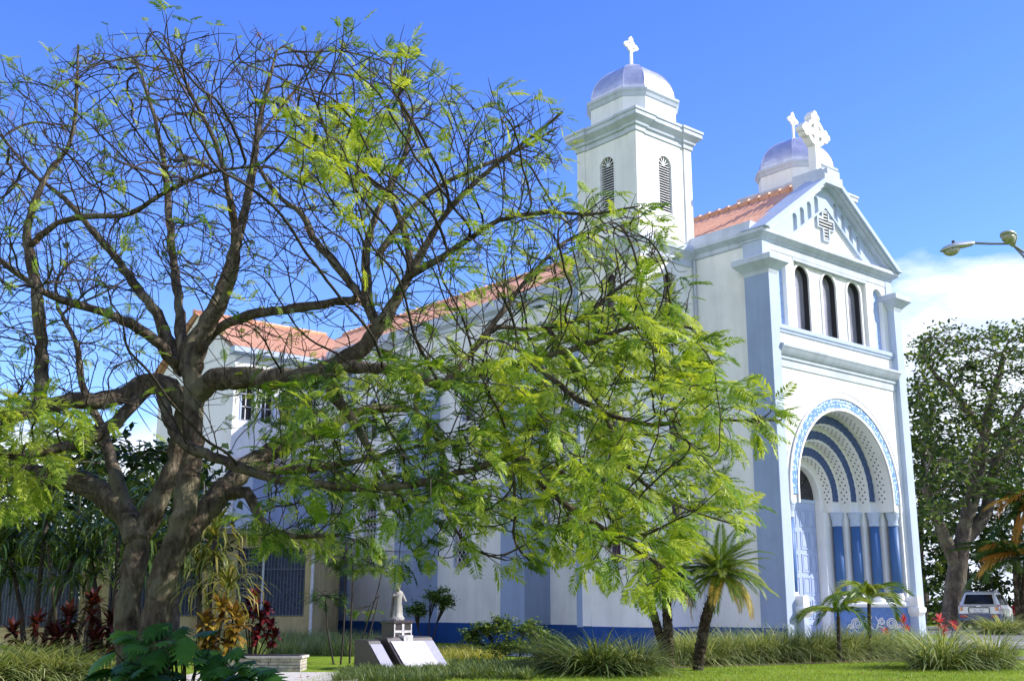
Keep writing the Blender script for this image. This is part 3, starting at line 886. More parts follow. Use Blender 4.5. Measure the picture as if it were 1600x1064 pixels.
def radii(nodes, parent, fixed_r, tip, expo=2.4):
    n = len(nodes); acc = [0.0]*n; r = [0.0]*n
    ch = [[] for _ in range(n)]
    for i in range(n):
        if parent[i] >= 0: ch[parent[i]].append(i)
    order = sorted(range(n), reverse=True)    # children always come after parents
    for i in order:
        s = sum(r[c]**expo for c in ch[i])
        v = max(s, tip**expo)**(1/expo)
        r[i] = fixed_r[i] if fixed_r[i] > 0 else v
        if fixed_r[i] <= 0 and parent[i] >= 0 and fixed_r[parent[i]] > 0:
            r[i] = min(r[i], fixed_r[parent[i]]*0.7)
    return r, ch

def twig_mesh(mb, nodes, parent, r, ch, fixed_n):
    """tubes along chains for all grown nodes"""
    n = len(nodes)
    done = set()
    for i in range(fixed_n, n):
        p = parent[i]
        # start of a chain: parent is fixed, or i is not the thickest child
        if p >= fixed_n:
            best = max(ch[p], key=lambda c: r[c])
            if best == i: continue
        pts = [nodes[p]]; rad = [min(r[i]*1.05, r[p])]
        j = i
        while True:
            pts.append(nodes[j]); rad.append(r[j])
            if not ch[j]: break
            j = max(ch[j], key=lambda c: r[c])
        if len(pts) > 3:
            sm = [pts[0]] + [(pts[k-1] + pts[k]*2 + pts[k+1])/4 for k in range(1, len(pts)-1)] + [pts[-1]]
            pts = sm
        rad[-1] *= 0.5
        mx_ = max(rad)
        mb.tube(pts, rad, 7 if mx_ > 0.05 else (5 if mx_ > 0.02 else 3), cap=False)

def fern_template(npair, L, pl, droop, seed):
    """bipinnate leaf: rachis along +X, leaflets to both sides in XY, drooping in -Z"""
    rg = random.Random(seed); V = []; F = []
    def rp(t):
        return Vector((L*t*(1-0.12*t*droop), 0.06*L*math.sin(3*t+seed), -droop*L*0.42*t*t))
    for i in range(8):
        pass
    for i in range(6):     # rachis: thin ribbon
        a = rp(i/6); b = rp((i+1)/6); w = 0.004
        k = len(V); V += [a+Vector((0,-w,0)), a+Vector((0,w,0)), b+Vector((0,w,0)), b+Vector((0,-w,0))]; F.append((k,k+1,k+2,k+3))
    for i in range(npair):
        t = 0.14 + 0.86*(i+0.5)/npair
        base = rp(t); s = math.sin(math.pi*(0.12 + 0.80*t))**0.6
        for sd_ in (-1, 1):
            l = pl*s*rg.uniform(0.85, 1.1); ang = R(rg.uniform(50, 66)); dz = rg.uniform(-0.42, -0.05)
            d = Vector((math.cos(ang), sd_*math.sin(ang), dz)).normalized()
            w = l*0.105; side = Vector((-d.y*sd_, d.x*sd_, 0)).normalized()*w
            m_ = base + d*l*0.55; e = base + d*l + Vector((0,0,-0.10*l))
            up = Vector((0, 0, rg.uniform(-0.4, 0.4)*w))
            k = len(V); V += [base, m_ + side + up, e, m_ - side - up]; F.append((k, k+1, k+2, k+3))
    return np.array([tuple(v) for v in V], np.float32), np.array(F, np.int32)

def scatter(templates, items):
    """items: (pos, dir, up, scale, tint). returns V,F,tint"""
    Vs = []; Fs = []; T = []; b = 0
    for p, d, up, s, tint in items:
        V, F = templates[random.randrange(len(templates))]
        x = d.normalized(); y = up.cross(x)
        if y.length < 1e-3: y = x.orthogonal()
        y.normalize(); z = x.cross(y)
        Mx = np.array([x, y, z], np.float32)
        Vs.append(V @ Mx * s + np.array(p, np.float32)); Fs.append(F + b); b += len(V)
        T.append(np.full(len(V), tint, np.float32))
    return np.concatenate(Vs), np.concatenate(Fs), np.concatenate(T)

def in_poly(x, y, poly):
    c = False; j = len(poly) - 1
    for i in range(len(poly)):
        xi, yi = poly[i]; xj, yj = poly[j]
        if (yi > y) != (yj > y) and x < (xj-xi)*(y-yi)/(yj-yi) + xi: c = not c
        j = i
    return c

def barkmat(name, c0, c1, c2, sc=3.0, bm=1.0):
    m, t, b = newmat(name)
    f = noise(t, sc*2.2, 8, 0.72, stretch=(1, 1, 0.45), dist=0.5); g = noise(t, sc*0.55, 5, 0.6)
    c = ramp(t, f, [(0.32, c0), (0.52, c1), (0.68, c2)])
    lich = ramp(t, g, [(0.50, (0, 0, 0)), (0.60, (1, 1, 1))])
    c = mixc(t, M2('MULTIPLY', lich, 0.55, t), c, (0.21, 0.20, 0.13))
    t.links.new(c, b.inputs['Base Color']); b.inputs['Roughness'].default_value = 0.95; b.inputs['Specular IOR Level'].default_value = 0.15
    v = t.nodes.new('ShaderNodeTexVoronoi'); v.feature = 'DISTANCE_TO_EDGE'; v.inputs['Scale'].default_value = sc*2.6
    mpv = t.nodes.new('ShaderNodeMapping'); mpv.inputs['Scale'].default_value = (1, 1, 0.35); tcv = t.nodes.new('ShaderNodeTexCoord'); t.links.new(tcv.outputs['Object'], mpv.inputs[0]); t.links.new(mpv.outputs[0], v.inputs['Vector'])
    bump(t, b, M2('ADD', f, M2('MULTIPLY', v.outputs['Distance'], 0.9, t), t), bm, 0.09)
    return m
BARK = barkmat('grey_brown_bark', (0.03, 0.023, 0.017), (0.115, 0.09, 0.068), (0.28, 0.235, 0.18), 3.4, 1.0)
TWIGM = flat('dark_twig_bark', (0.035, 0.026, 0.02), 0.9, var=0.5, scale=3)

# ------------------------------------------------------------------ the big feathery tree
# limbs: photo pixel, distance, radius in photo pixels
LIMBS = [
 ('trunk', [(208,1150,16,34),(205,1060,16,25),(200,960,16,18),(207,890,16.1,18.5),(217,845,16.2,18.5),(238,800,16.3,18),(260,752,16.4,15.5),(276,705,16.5,14),(287,650,16.5,14),(294,605,16.4,16)]),
 ('trunk', [(244,1150,15.7,34),(240,1060,15.7,26),(243,960,15.7,20.5),(256,900,15.7,22),(274,850,15.7,20),(286,800,15.7,18.5),(294,750,15.8,17),(301,690,15.9,15),(302,640,16,15),(301,600,16.1,16.5),(300,570,16.1,15)]),
 ('limb', [(282,860,15.9,14),(312,812,16.2,17.5),(345,768,16.5,18),(385,730,16.9,16),(430,702,17.3,16),(475,683,17.7,13),(525,662,18,10),(570,640,18.2,8),(640,640,18.4,5)]),
 ('limb', [(300,625,16.1,20),(335,594,15.9,19),(390,590,15.6,18),(440,592,15.4,17),(480,588,15.2,17),(520,573,15,16),(558,550,14.9,14),(590,512,14.8,12),(612,478,14.8,10),(640,430,14.7,8),(668,380,14.6,6),(700,330,14.5,5),(760,270,14.4,4),(830,215,14.2,3),(880,175,14,2)]),
 ('limb', [(525,572,15,10),(560,574,14.8,10),(610,578,14.6,9),(660,592,14.4,8),(695,604,14.2,8),(735,583,14,7.5),(790,576,13.8,7),(840,560,13.6,6),(900,545,13.4,5),(960,520,13.2,4),(1030,505,13,3),(1090,515,12.9,2)]),
 ('limb', [(688,603,14.2,6),(722,570,14.3,6),(745,540,14.4,5.5),(775,512,14.5,5),(830,515,14.6,4),(900,500,14.6,3.5),(960,455,14.6,3),(1010,420,14.6,2)]),
 ('limb', [(505,580,15.1,12),(525,620,15.2,10),(550,655,15.3,8),(570,690,15.3,6),(600,740,15.2,4),(640,800,15,2.5)]),
 ('limb', [(296,640,16.4,17),(265,606,16.3,17),(228,602,16.2,17),(190,618,16.0,15),(150,626,15.8,14),(110,626,15.6,13),(60,640,15.4,12),(0,650,15,11),(-60,640,14.8,9),(-140,600,14.5,6)]),
 ('limb', [(232,604,16.2,12),(208,632,16,11),(170,668,15.7,10),(130,690,15.4,9),(80,703,15.1,8),(20,712,14.8,7),(-50,700,14.5,5),(-120,690,14.2,3)]),
 ('limb', [(214,850,16.1,18),(197,805,16.4,20),(160,772,16.7,20),(120,752,17,19),(60,742,17.4,17),(0,738,17.8,14),(-70,720,18.2,10),(-140,690,18.6,6)]),
 ('limb', [(205,835,16.2,12),(188,770,16.5,12),(172,715,16.9,10),(160,670,17.2,8),(130,610,17.5,6),(120,540,17.8,4.5),(90,480,18,3)]),
 ('limb', [(250,606,16.2,9),(262,650,15.9,9),(285,690,15.6,9),(330,712,15.3,8.5),(380,732,15,8),(430,748,14.8,7),(500,756,14.6,6.5),(570,762,14.4,6.5),(640,758,14.2,6.5),(700,745,14,6),(760,726,13.8,5.5),(800,715,13.6,4.5),(860,730,13.4,3.5),(920,770,13.2,2.5),(970,830,13,2)]),
 ('limb', [(300,590,16.1,14),(296,545,16.2,10.5),(315,510,16.3,9.5),(338,470,16.4,8.5),(360,410,16.5,9),(378,345,16.6,8),(393,275,16.7,7),(402,210,16.8,5.5),(415,150,16.9,4),(432,80,17,2)]),
 ('limb', [(300,580,16.1,14),(322,520,15.9,11),(350,470,15.7,9),(366,420,15.5,8),(368,360,15.3,7),(355,290,15.1,5),(335,220,15,4),(300,150,14.8,3),(255,55,14.7,1.6)]),
 ('limb', [(296,580,16.2,14),(284,530,16.4,10),(280,480,16.6,8),(272,420,16.8,7),(264,340,17,6),(258,265,17.1,5),(240,180,17.2,3.5),(215,100,17.3,2)]),
 ('limb', [(285,580,16.3,14),(266,540,16.4,11),(246,490,16.5,9),(215,450,16.6,7.5),(180,402,16.7,6.5),(140,355,16.8,5.5),(100,310,16.9,4),(50,270,17,3),(0,210,17.1,2)]),
 ('limb', [(280,570,16.3,12),(240,530,16,9),(190,500,15.7,8),(130,478,15.4,7),(80,462,15.1,6),(30,430,14.8,5),(-30,380,14.6,4),(-80,330,14.4,2.5)]),
 ('limb', [(62,640,15.4,11),(66,580,15.5,11),(64,520,15.6,10.5),(58,460,15.7,10),(46,395,15.8,8.5),(44,350,15.9,7),(70,280,16,5),(110,220,16.1,4),(120,140,16.2,3),(122,70,16.3,1.6)]),
 ('limb', [(46,385,15.8,6),(90,350,15.6,5.5),(140,338,15.4,5),(200,335,15.2,4.5),(260,300,15,4),(330,270,14.8,3),(400,260,14.7,2)]),
 ('limb', [(590,512,14.8,9),(576,478,14.9,9),(572,430,15,8),(574,380,15.1,6.5),(590,330,15.2,5.5),(620,270,15.3,4.5),(640,200,15.4,3.5),(610,120,15.5,2.5),(630,75,15.6,1.5)]),
 ('limb', [(576,478,14.9,8),(545,440,15.1,7.5),(510,395,15.3,6.5),(488,370,15.5,6),(472,335,15.6,5),(430,300,15.7,4),(400,230,15.8,3),(470,130,15.9,2)]),
 ('limb', [(618,470,14.8,8),(640,425,14.9,7),(632,365,15,6),(606,305,15.1,5),(560,268,15.2,4),(525,240,15.3,3.5),(500,180,15.3,2.5)]),
 ('limb', [(556,468,15,7),(510,474,15.3,7.5),(460,483,15.6,8),(415,487,15.8,8),(372,498,16,8.5),(335,520,16.1,9),(305,560,16.2,9)][::-1]),
 ('limb', [(640,430,14.7,7),(685,405,14.5,6),(730,375,14.3,5),(780,345,14.1,4.5),(850,332,13.9,4),(920,335,13.7,3),(1000,322,13.5,1.5)]),
 ('limb', [(830,562,13.6,5),(860,590,13.5,5),(905,625,13.4,4.8),(960,650,13.3,4.2),(1020,664,13.2,4),(1080,654,13.1,3),(1150,657,13,2.3),(1222,656,12.9,1.5)]),
 ('limb', [(858,515,14.6,4.5),(885,560,14.4,5),(915,600,14.2,5),(945,645,14,4.5),(965,700,13.8,4),(1000,750,13.6,3),(1060,790,13.4,2.2),(1150,820,13.2,1.3)]),
 ('limb', [(800,717,13.6,4.5),(850,760,13.5,5),(900,800,13.4,5),(950,830,13.3,4),(1000,862,13.2,3),(1040,890,13.1,1.6)]),
 ('limb', [(590,400,15.1,6),(640,330,15.2,5),(690,290,15.3,4.5),(740,265,15.3,4),(800,240,15.4,3),(870,200,15.4,1.8)]),
 ('limb', [(745,540,14.4,5),(790,480,14.6,4.5),(830,430,14.8,4),(880,380,15,3),(930,360,15.1,2)]),
 ('limb', [(350,774,16.5,10),(385,770,16.3,9),(402,800,16.1,8),(420,830,15.9,6),(470,838,15.7,4),(540,835,15.5,2.5)]),
 ('limb', [(385,730,16.9,9),(440,735,17.1,8),(500,730,17.3,7),(560,720,17.5,5),(640,700,17.6,3),(720,690,17.7,2)]),
 ('limb', [(800,717,13.6,3),(805,790,13.7,2.4),(806,850,13.8,2),(850,895,13.8,1.2)]),
 ('limb', [(660,592,14.4,4.5),(650,640,14.5,4.2),(690,700,14.4,3.4),(690,780,14.3,3),(730,850,14.2,2.4),(790,875,14.1,1.2)]),
]
def flamboyant():
    base = P(235, 1160, 16); base.z = 0
    t = empty('feathery_tree', base, 'large spreading tree with bare twisted limbs and bright green feathery leaves before the church', 'tree')
    nodes, parent, fr = [], [], []
    lt = MB(); ll = MB()
    first = []
    for kind, pl in LIMBS:
        pts = [(P(x, y, D) - base, r*D/1803) for x, y, D, r in pl]
        if kind == 'trunk':
            pts[0] = (Vector((pts[0][0].x, pts[0][0].y, -0.1)), pts[0][1]*1.25)
        cm = catmull(pts, 0.12)
        # knobbly outline
        out = []
        for i, (p, r) in enumerate(cm):
            rr = r*(1 + 0.10*math.sin(i*0.9 + len(pl)) * random.uniform(0.3, 1) + random.uniform(-0.05, 0.05))
            q = p + Vector((random.gauss(0, 1), random.gauss(0, 1), random.gauss(0, 1)))*min(r*0.12, 0.012)
            out.append((q, rr))
        r0 = pts[0][1]
        (lt if kind == 'trunk' else ll).tube([q for q, _ in out], [r for _, r in out], 18 if kind == 'trunk' else (12 if r0 > 0.06 else 8), jit=0.09 if kind == 'trunk' else 0.07)
        b = len(nodes)
        for i, (q, r) in enumerate(out):
            nodes.append(q); parent.append(b+i-1 if i else -1); fr.append(max(r, 0.004))
    fixed_n = len(nodes)
    # attraction points: crown regions in the photo's outline, spread in depth round the nearest limb
    kd = kdtree.KDTree(fixed_n)
    for i, p in enumerate(nodes): kd.insert(p, i)
    kd.balance()
    REG = [  # polygon, count, depth spread
     ([(-60,120),(60,120),(120,60),(180,80),(250,40),(330,40),(430,65),(520,60),(600,62),(650,70),(690,150),(640,300),(560,420),(300,470),(-60,470)], 3300, 2.0),
     ([(640,150),(760,145),(890,165),(880,240),(920,325),(1010,320),(1000,400),(820,430),(600,420)], 1000, 1.5),
     ([(560,400),(820,400),(1000,350),(1085,430),(1040,540),(760,620),(560,560)], 1000, 1.4),
     ([(740,520),(1090,500),(1140,570),(1215,640),(1190,680),(1130,720),(1100,760),(900,760),(700,700)], 1000, 1.2),
     ([(640,640),(900,700),(1120,740),(1180,795),(1150,812),(1080,820),(1050,860),(1042,945),(990,930),(900,890),(860,830),(700,800),(560,760)], 1150, 1.1),
     ([(400,600),(640,560),(760,640),(700,800),(560,830),(440,850),(370,820),(420,720)], 950, 1.3),
     ([(-60,440),(240,440),(250,600),(120,700),(-60,680)], 620, 1.6),
     ([(-60,640),(90,640),(110,760),(40,800),(-60,800)], 160, 1.0),
     ([(600,790),(880,790),(880,880),(680,890),(560,850)], 130, 0.8),
     ([(360,480),(560,480),(560,620),(420,700),(330,650)], 260, 1.0),
    ]
    attr = []
    for poly, cnt, spread in REG:
        xs = [q[0] for q in poly]; ys = [q[1] for q in poly]; k = 0
        while k < cnt:
            x = random.uniform(min(xs), max(xs)); y = random.uniform(min(ys), max(ys))
            if not in_poly(x, y, poly): continue
            # depth near the limb that passes closest on the ray
            best = None
            for D in (12.8, 13.8, 14.8, 15.8, 16.8):
                q = P(x, y, D) - base
                _, idx, d = kd.find(q)
                if best is None or d < best[0]: best = (d, D)
            q = P(x, y, best[1] + random.gauss(0, spread)) - base
            attr.append(q); k += 1
    dirs = colonize(nodes, parent, fr, attr, 0.14, 2.6, 0.23, 110, tropism=Vector((0.04, 0, 0.03)), inertia=0.8, jit=0.15, center=P(330, 720, 15.8) - base, radial=0.22)
    cR = math.cos(PITCH); sR = math.sin(PITCH)
    def pix(q):
        d = q + base - Vector((0, 0, EYE)); zc = d.y*cR + d.z*sR; yc = -d.y*sR + d.z*cR
        return 800 + F_PX*d.x/zc, 532 - F_PX*yc/zc
    ENV = [(-400,70),(60,100),(118,55),(200,70),(250,32),(330,60),(430,58),(500,52),(600,50),(650,70),(695,140),(750,148),(885,158),(880,235),(870,300),(905,330),(1010,318),(1010,345),(1078,420),(1085,520),(1125,565),(1135,640),(1222,640),(1222,668),(1130,690),(1110,760),(1180,795),(1130,820),(1055,850),(1042,955),(990,930),(900,880),(880,850),(800,885),(700,880),(560,875),(400,840),(200,790),(-400,820)]
    # short straight shoots at the ends of the branches
    has = [False]*len(nodes)
    for i in range(len(nodes)):
        if parent[i] >= 0: has[parent[i]] = True
    ctr = P(330, 720, 15.8) - base
    for i in range(fixed_n, len(nodes)):
        up_left = nodes[i].z > 4.6
        if random.random() > ((0.5 if not has[i] else 0.09) if up_left else (0.3 if not has[i] else 0.04)): continue
        for _ in range(2 if not has[i] else 1):
            d = (dirs[i]*0.6 + (nodes[i] - ctr).normalized()*0.7 + Vector((random.gauss(0,.45), random.gauss(0,.45), random.gauss(0.15,.35)))).normalized()
            q = i; ln = random.uniform(0.10, 0.17)
            for k in range(random.randint(2, 4)):
                d = (d + Vector((random.gauss(0,.10), random.gauss(0,.10), random.gauss(0.03,.10)))).normalized()
                nodes.append(nodes[q] + d*ln); parent.append(q); fr.append(0); dirs.append(d); q = len(nodes) - 1
    # keep the crown inside its outline: drop strays with everything that grows from them
    ok = [True]*len(nodes)
    for i in range(fixed_n, len(nodes)):
        qx, qy = pix(nodes[i]); ok[i] = ok[parent[i]] and (in_poly(qx, qy + (20*math.sin(qx*0.083) + 16*math.sin(qx*0.19+1) + 8 if qy < 420 else 0), ENV) or (random.random() < 0.55 and in_poly(qx, qy + 26, ENV)))
    remap = {}; n2, p2, f2, d2 = [], [], [], []
    for i in range(len(nodes)):
        if ok[i]:
            remap[i] = len(n2); n2.append(nodes[i]); p2.append(remap[parent[i]] if parent[i] >= 0 else -1); f2.append(fr[i]); d2.append(dirs[i])
    nodes, parent, fr, dirs = n2, p2, f2, d2
    r, ch = radii(nodes, parent, fr, 0.0058, 2.3)
    tw = MB(); twig_mesh(tw, nodes, parent, r, ch, fixed_n)
    tr = lt.build('trunk', BARK, t, smooth=True); ll.build('limbs', BARK, t, smooth=True)
    tw.build('twigs', TWIGM, t, smooth=True, fixn=False)
    # leaves
    LEAFY = leafmat('feathery_leaf', (0.022, 0.065, 0.012), (0.17, 0.30, 0.024), 0.42, 0.45, attr=True, c2=(0.50, 0.58, 0.07))
    temps = [fern_template(random.randint(13, 18), 0.36, 0.105, random.uniform(0.3, 1.2), s) for s in range(8)]
    items = []
    def density(px, py):
        # share of leafy twig ends, and how mature the foliage is
        if in_poly(px, py, [(400,560),(700,560),(760,640),(720,900),(360,900)]): return 0.68, 0.50
        if in_poly(px, py, [(700,560),(1000,440),(1250,600),(1250,1000),(700,920)]): return 0.92, 0.74
        if in_poly(px, py, [(430,160),(600,160),(600,330),(430,300)]): return 0.55, 0.92
        if in_poly(px, py, [(540,40),(920,140),(1100,330),(1090,520),(700,570),(540,420)]): return 0.36, 0.70
        if in_poly(px, py, [(-80,620),(110,620),(120,800),(-80,820)]): return 1.0, 0.85
        if py < 480 and px < 540: return 0.24, 0.62
        return 0.30, 0.6
    cR = math.cos(PITCH); sR = math.sin(PITCH)
    def pix(q):
        d = q + base - Vector((0, 0, EYE)); zc = d.y*cR + d.z*sR; yc = -d.y*sR + d.z*cR
        return 800 + F_PX*d.x/zc, 532 - F_PX*yc/zc
    for i in range(fixed_n, len(nodes)):
        if r[i] > 0.016: continue
        tip = not ch[i]
        px, py = pix(nodes[i]); dn, mat_ = density(px, py)
        n_ = 0
        if tip:
            if random.random() < dn: n_ = random.randint(2, 4) if dn > 0.6 else random.randint(2, 4) if dn > 0.45 else random.randint(1, 3)
        elif random.random() < 0.48*dn*dn: n_ = 1
        for _ in range(n_):
            d = dirs[i]*0.7 + Vector((random.gauss(0.35, 0.5), random.gauss(-0.1, 0.5), random.gauss(-0.12, 0.35)))
            up = Vector((random.gauss(0, 0.35), random.gauss(-0.25, 0.35), 1))
            tint = min(max(random.gauss(mat_, 0.27), 0), 1)
            sc = random.uniform(0.5, 1.2)*(0.62 if dn < 0.35 else 0.82 if dn < 0.5 else 1.0)
            items.append((nodes[i], d, up, sc, tint))
    V, F, T = scatter(temps, items)
    mesh_np('foliage', V, F, LEAFY, t, T)
    # a few withered leaflets high on the left
    br = []
    wt = [fern_template(6, 0.22, 0.07, 1.2, 31)]
    for i in range(fixed_n, len(nodes)):
        if not ch[i] and random.random() < 0.10:
            px, py = pix(nodes[i])
            if px < 560 and py < 560: br.append((nodes[i], Vector((random.gauss(0,1), random.gauss(0,1), -0.4)), Vector((0.1,0,1)), random.uniform(0.6,1.2), random.random()))
    if br:
        V, F, T = scatter(wt, br)
        mesh_np('withered_leaves', V, F, leafmat('withered_leaf', (0.10, 0.05, 0.02), (0.26, 0.15, 0.05), 0.3, attr=True), t, T)
    print('tree nodes', len(nodes), 'leaves', len(items))
flamboyant()
# ------------------------------------------------------------------ plants
def G(px, py):
    cx = (px - 800) / F_PX; cy = (532 - py) / F_PX
    d = Vector((cx, math.cos(PITCH) - cy*math.sin(PITCH), math.sin(PITCH) + cy*math.cos(PITCH)))
    t = -EYE / d.z
    q = d * t
    return Vector((q.x, q.y, ground_z(q.x, q.y)))

def blades(n, rad, lmin, lmax, w, lean0, lean1, droop, seed, segs=5):
    rg = np.random.default_rng(seed)
    V = []; F = []; T = []
    for i in range(n):
        a = rg.uniform(0, 2*math.pi); r = rad*math.sqrt(rg.uniform(0, 1))
        p0 = np.array([math.cos(a)*r, math.sin(a)*r, 0.0])
        az = a + rg.normal(0, 0.5); lean = rg.uniform(lean0, lean1)*(0.35 + 0.65*r/max(rad, 1e-6)); l = rg.uniform(lmin, lmax)
        hd = np.array([math.cos(az), math.sin(az), 0]); sd_ = np.array([-hd[1], hd[0], 0]) * w * rg.uniform(0.7, 1.2)
        el = math.pi/2 - lean; p = p0.copy(); k = len(V); ds = l/segs; tn = rg.uniform(0, 1)
        dr = droop*rg.uniform(0.6, 1.3)
        for s in range(segs + 1):
            ww = (1 - (s/segs)**2.2)*1.0 + 0.05
            V.append(p - sd_*ww); V.append(p + sd_*ww); T += [tn, tn]
            e = el - dr*(s/segs)
            p = p + (hd*math.cos(e) + np.array([0, 0, math.sin(e)]))*ds
        for s in range(segs): F.append((k+2*s, k+2*s+1, k+2*s+3, k+2*s+2))
    return np.array(V), np.array(F), np.array(T)
LIRI = leafmat('variegated_grass_blade', (0.09, 0.16, 0.035), (0.28, 0.34, 0.11), 0.35, 0.5, attr=True, c2=(0.60, 0.61, 0.34))
LIRID = leafmat('green_grass_blade', (0.04, 0.085, 0.02), (0.12, 0.18, 0.045), 0.3, 0.5, attr=True, c2=(0.27, 0.30, 0.10))
def clump_mesh(name, n, rad, h, mat, seed, w=0.008, loose=1.0):
    V, F, T = blades(n, rad, h*0.8, h*1.45, w, 0.15*loose, 1.35*loose, 1.6, seed)
    o = mesh_np(name, V, F, mat, None, T)
    return o
protos = [clump_mesh('grass_clump', 760, 0.40, 1.06, LIRI, 40 + i, w=0.010) for i in range(3)]
used_p = [False]*3
def clump(px, py, label, scale=1.0, group=None, wide=1.0, mat=None, k=None):
    k = random.randrange(3) if k is None else k
    if not used_p[k]: o = protos[k]; used_p[k] = True
    else: o = protos[k].copy(); S.collection.objects.link(o)
    o.location = G(px, py); o.rotation_euler = (0, 0, random.uniform(0, 6.28)); o.scale = (scale*wide, scale*wide, scale)
    if mat:
        if o.data.users > 1: o.data = o.data.copy()
        o.data.materials[0] = mat
    for q in ('label', 'group', 'category'):
        if q in o: del o[q]
    tag(o, label, 'ornamental grass', group)
    return o
# hedge row along the church
hl = 'cream edged grass clump in the low row below the church front'
n_ = 15
for i in range(n_):
    t = i/(n_-1)
    px = 1068 + (1432-1068)*t; py = 1038.5 + (1026.5-1038.5)*t + random.uniform(-1, 1)
    clump(px, py, hl, random.uniform(0.92, 1.12)*0.98, 'grass clumps along the church front')
clump(1468, 1044, 'large cream edged grass clump beside the red cordyline at the lawn edge', 1.12, wide=1.35)
clump(1551, 1043, 'round cream edged grass clump at the right end of the lawn edge', 1.1, wide=1.05)
clump(1566, 1006, 'yellowish grass clump in front of the parked silver car', 0.8, wide=1.9)
clump(930, 1052, 'broad dark green grass mound left of the twin palm trunks', 1.02, wide=1.75, mat=LIRID)
clump(990, 1052, 'cream tipped grass mound touching the left palm trunk', 0.9, wide=1.2)
clump(862, 1046, 'small dark grass tuft between the leafy shrub and the broad grass mound', 0.95, wide=0.9, mat=LIRID)
clump(1055, 1036, 'grass clump tucked right behind the twin palm trunks', 0.9, wide=0.95)
for i, (px, py, s) in enumerate([(-30,1070,0.86),(30,1068,0.84),(85,1066,0.82),(120,1064,0.72),(8,1066,0.86),(60,1062,0.82),(170,1066,0.62)]):
    clump(px, py, 'shaded cream edged grass clump at the lower left of the lawn', s, 'shaded grass clumps at the lower left', wide=1.6)
strip('planting_bed', [xy(G(1046,1044)), xy(G(1446,1031.5)), xy(G(1440,1022)), xy(G(1060,1031))], 0.012, flat('dark_garden_soil', (0.075,0.05,0.032), 0.95, var=0.4, scale=6, bmp=0.8), 'bare dark soil of the bed under the grass row')
# ground cover beds: uncountable
def bed(name, poly_px, n, h, mat, label, w=0.007, seed=3):
    rg = random.Random(seed); pts = [G(x, y) for x, y in poly_px]; pl = [(p.x, p.y) for p in pts]
    xs = [p[0] for p in pl]; ys = [p[1] for p in pl]
    base = [blades(14, 0.07, h*0.7, h*1.3, w, 0.1, 0.9, 1.1, seed + q, 4) for q in range(6)]
    Vs = []; Fs = []; T = []; b = 0; k = 0
    while k < n:
        x = rg.uniform(min(xs), max(xs)); y = rg.uniform(min(ys), max(ys))
        if not in_poly(x, y, pl): continue
        V, F, t_ = base[rg.randrange(6)]; s = rg.uniform(0.7, 1.25); a = rg.uniform(0, 6.28); c, s_ = math.cos(a), math.sin(a)
        Vs.append(np.stack([(V[:,0]*c - V[:,1]*s_)*s + x, (V[:,0]*s_ + V[:,1]*c)*s + y, V[:,2]*s], 1)); Fs.append(F + b); b += len(V)
        T.append(np.clip(t_*0.7 + rg.uniform(0, 0.3), 0, 1)); k += 1
    o = mesh_np(name, np.concatenate(Vs), np.concatenate(Fs), mat, None, np.concatenate(T))
    tag(o, label, None, None, 'stuff')
bed('ground_cover', [(300,1030),(480,1024),(600,1026),(606,1012),(480,1008),(300,1012)], 1100, 0.62, LIRI, 'pale striped ground cover bed in front of the yellow house', seed=5)
bed('border_grass', [(520,1066),(695,1066),(690,1046),(600,1044),(535,1052)], 700, 0.22, LIRID, 'short dark border grass in front of the memorial', 0.006, 9)
bed('golden_ground_cover', [(640,1034),(770,1036),(800,1020),(650,1020)], 330, 0.36, leafmat('golden_ground_leaf', (0.12,0.16,0.03), (0.34,0.34,0.06), 0.35, attr=True, c2=(0.55,0.48,0.12)), 'golden green ground cover beside the memorial', 0.012, 12)
bed('low_green_cover', [(690,1062),(830,1062),(840,1040),(700,1040)], 420, 0.26, LIRID, 'low dark green ground cover under the leafy shrub', 0.012, 15)
# lawn blades near the camera side
def lawn():
    rg = np.random.default_rng(5); n = 52000
    y = 23.5 + 13*rg.uniform(0, 1, n)**1.4; x = rg.uniform(-4.5, 18, n)
    keep = np.ones(n, bool); x = x[keep]; y = y[keep]; n = len(x)
    a = rg.uniform(0, 2*math.pi, n); h = rg.uniform(0.03, 0.075, n); w = 0.006
    lean = rg.normal(0, 0.03, (n, 2))
    A = np.stack([x - np.cos(a)*w, y - np.sin(a)*w, np.zeros(n)], 1); B = np.stack([x + np.cos(a)*w, y + np.sin(a)*w, np.zeros(n)], 1)
    Cc = np.stack([x + lean[:,0] + np.cos(a)*w*0.2, y + lean[:,1], h], 1)
    V = np.stack([A, B, Cc], 1).reshape(-1, 3); F = np.arange(3*n).reshape(-1, 3)
    tn = np.repeat(np.clip(0.5 + 0.25*np.sin(x*0.9)*np.cos(y*1.3) + rg.normal(0, 0.22, n), 0, 1), 3)
    o = mesh_np('lawn_blades', V, F, leafmat('lawn_blade', (0.08,0.14,0.012), (0.24,0.34,0.025), 0.4, attr=True, c2=(0.42,0.46,0.08)), None, tn)
    tag(o, 'short mown grass blades covering the sunlit lawn', None, None, 'stuff')
lawn()

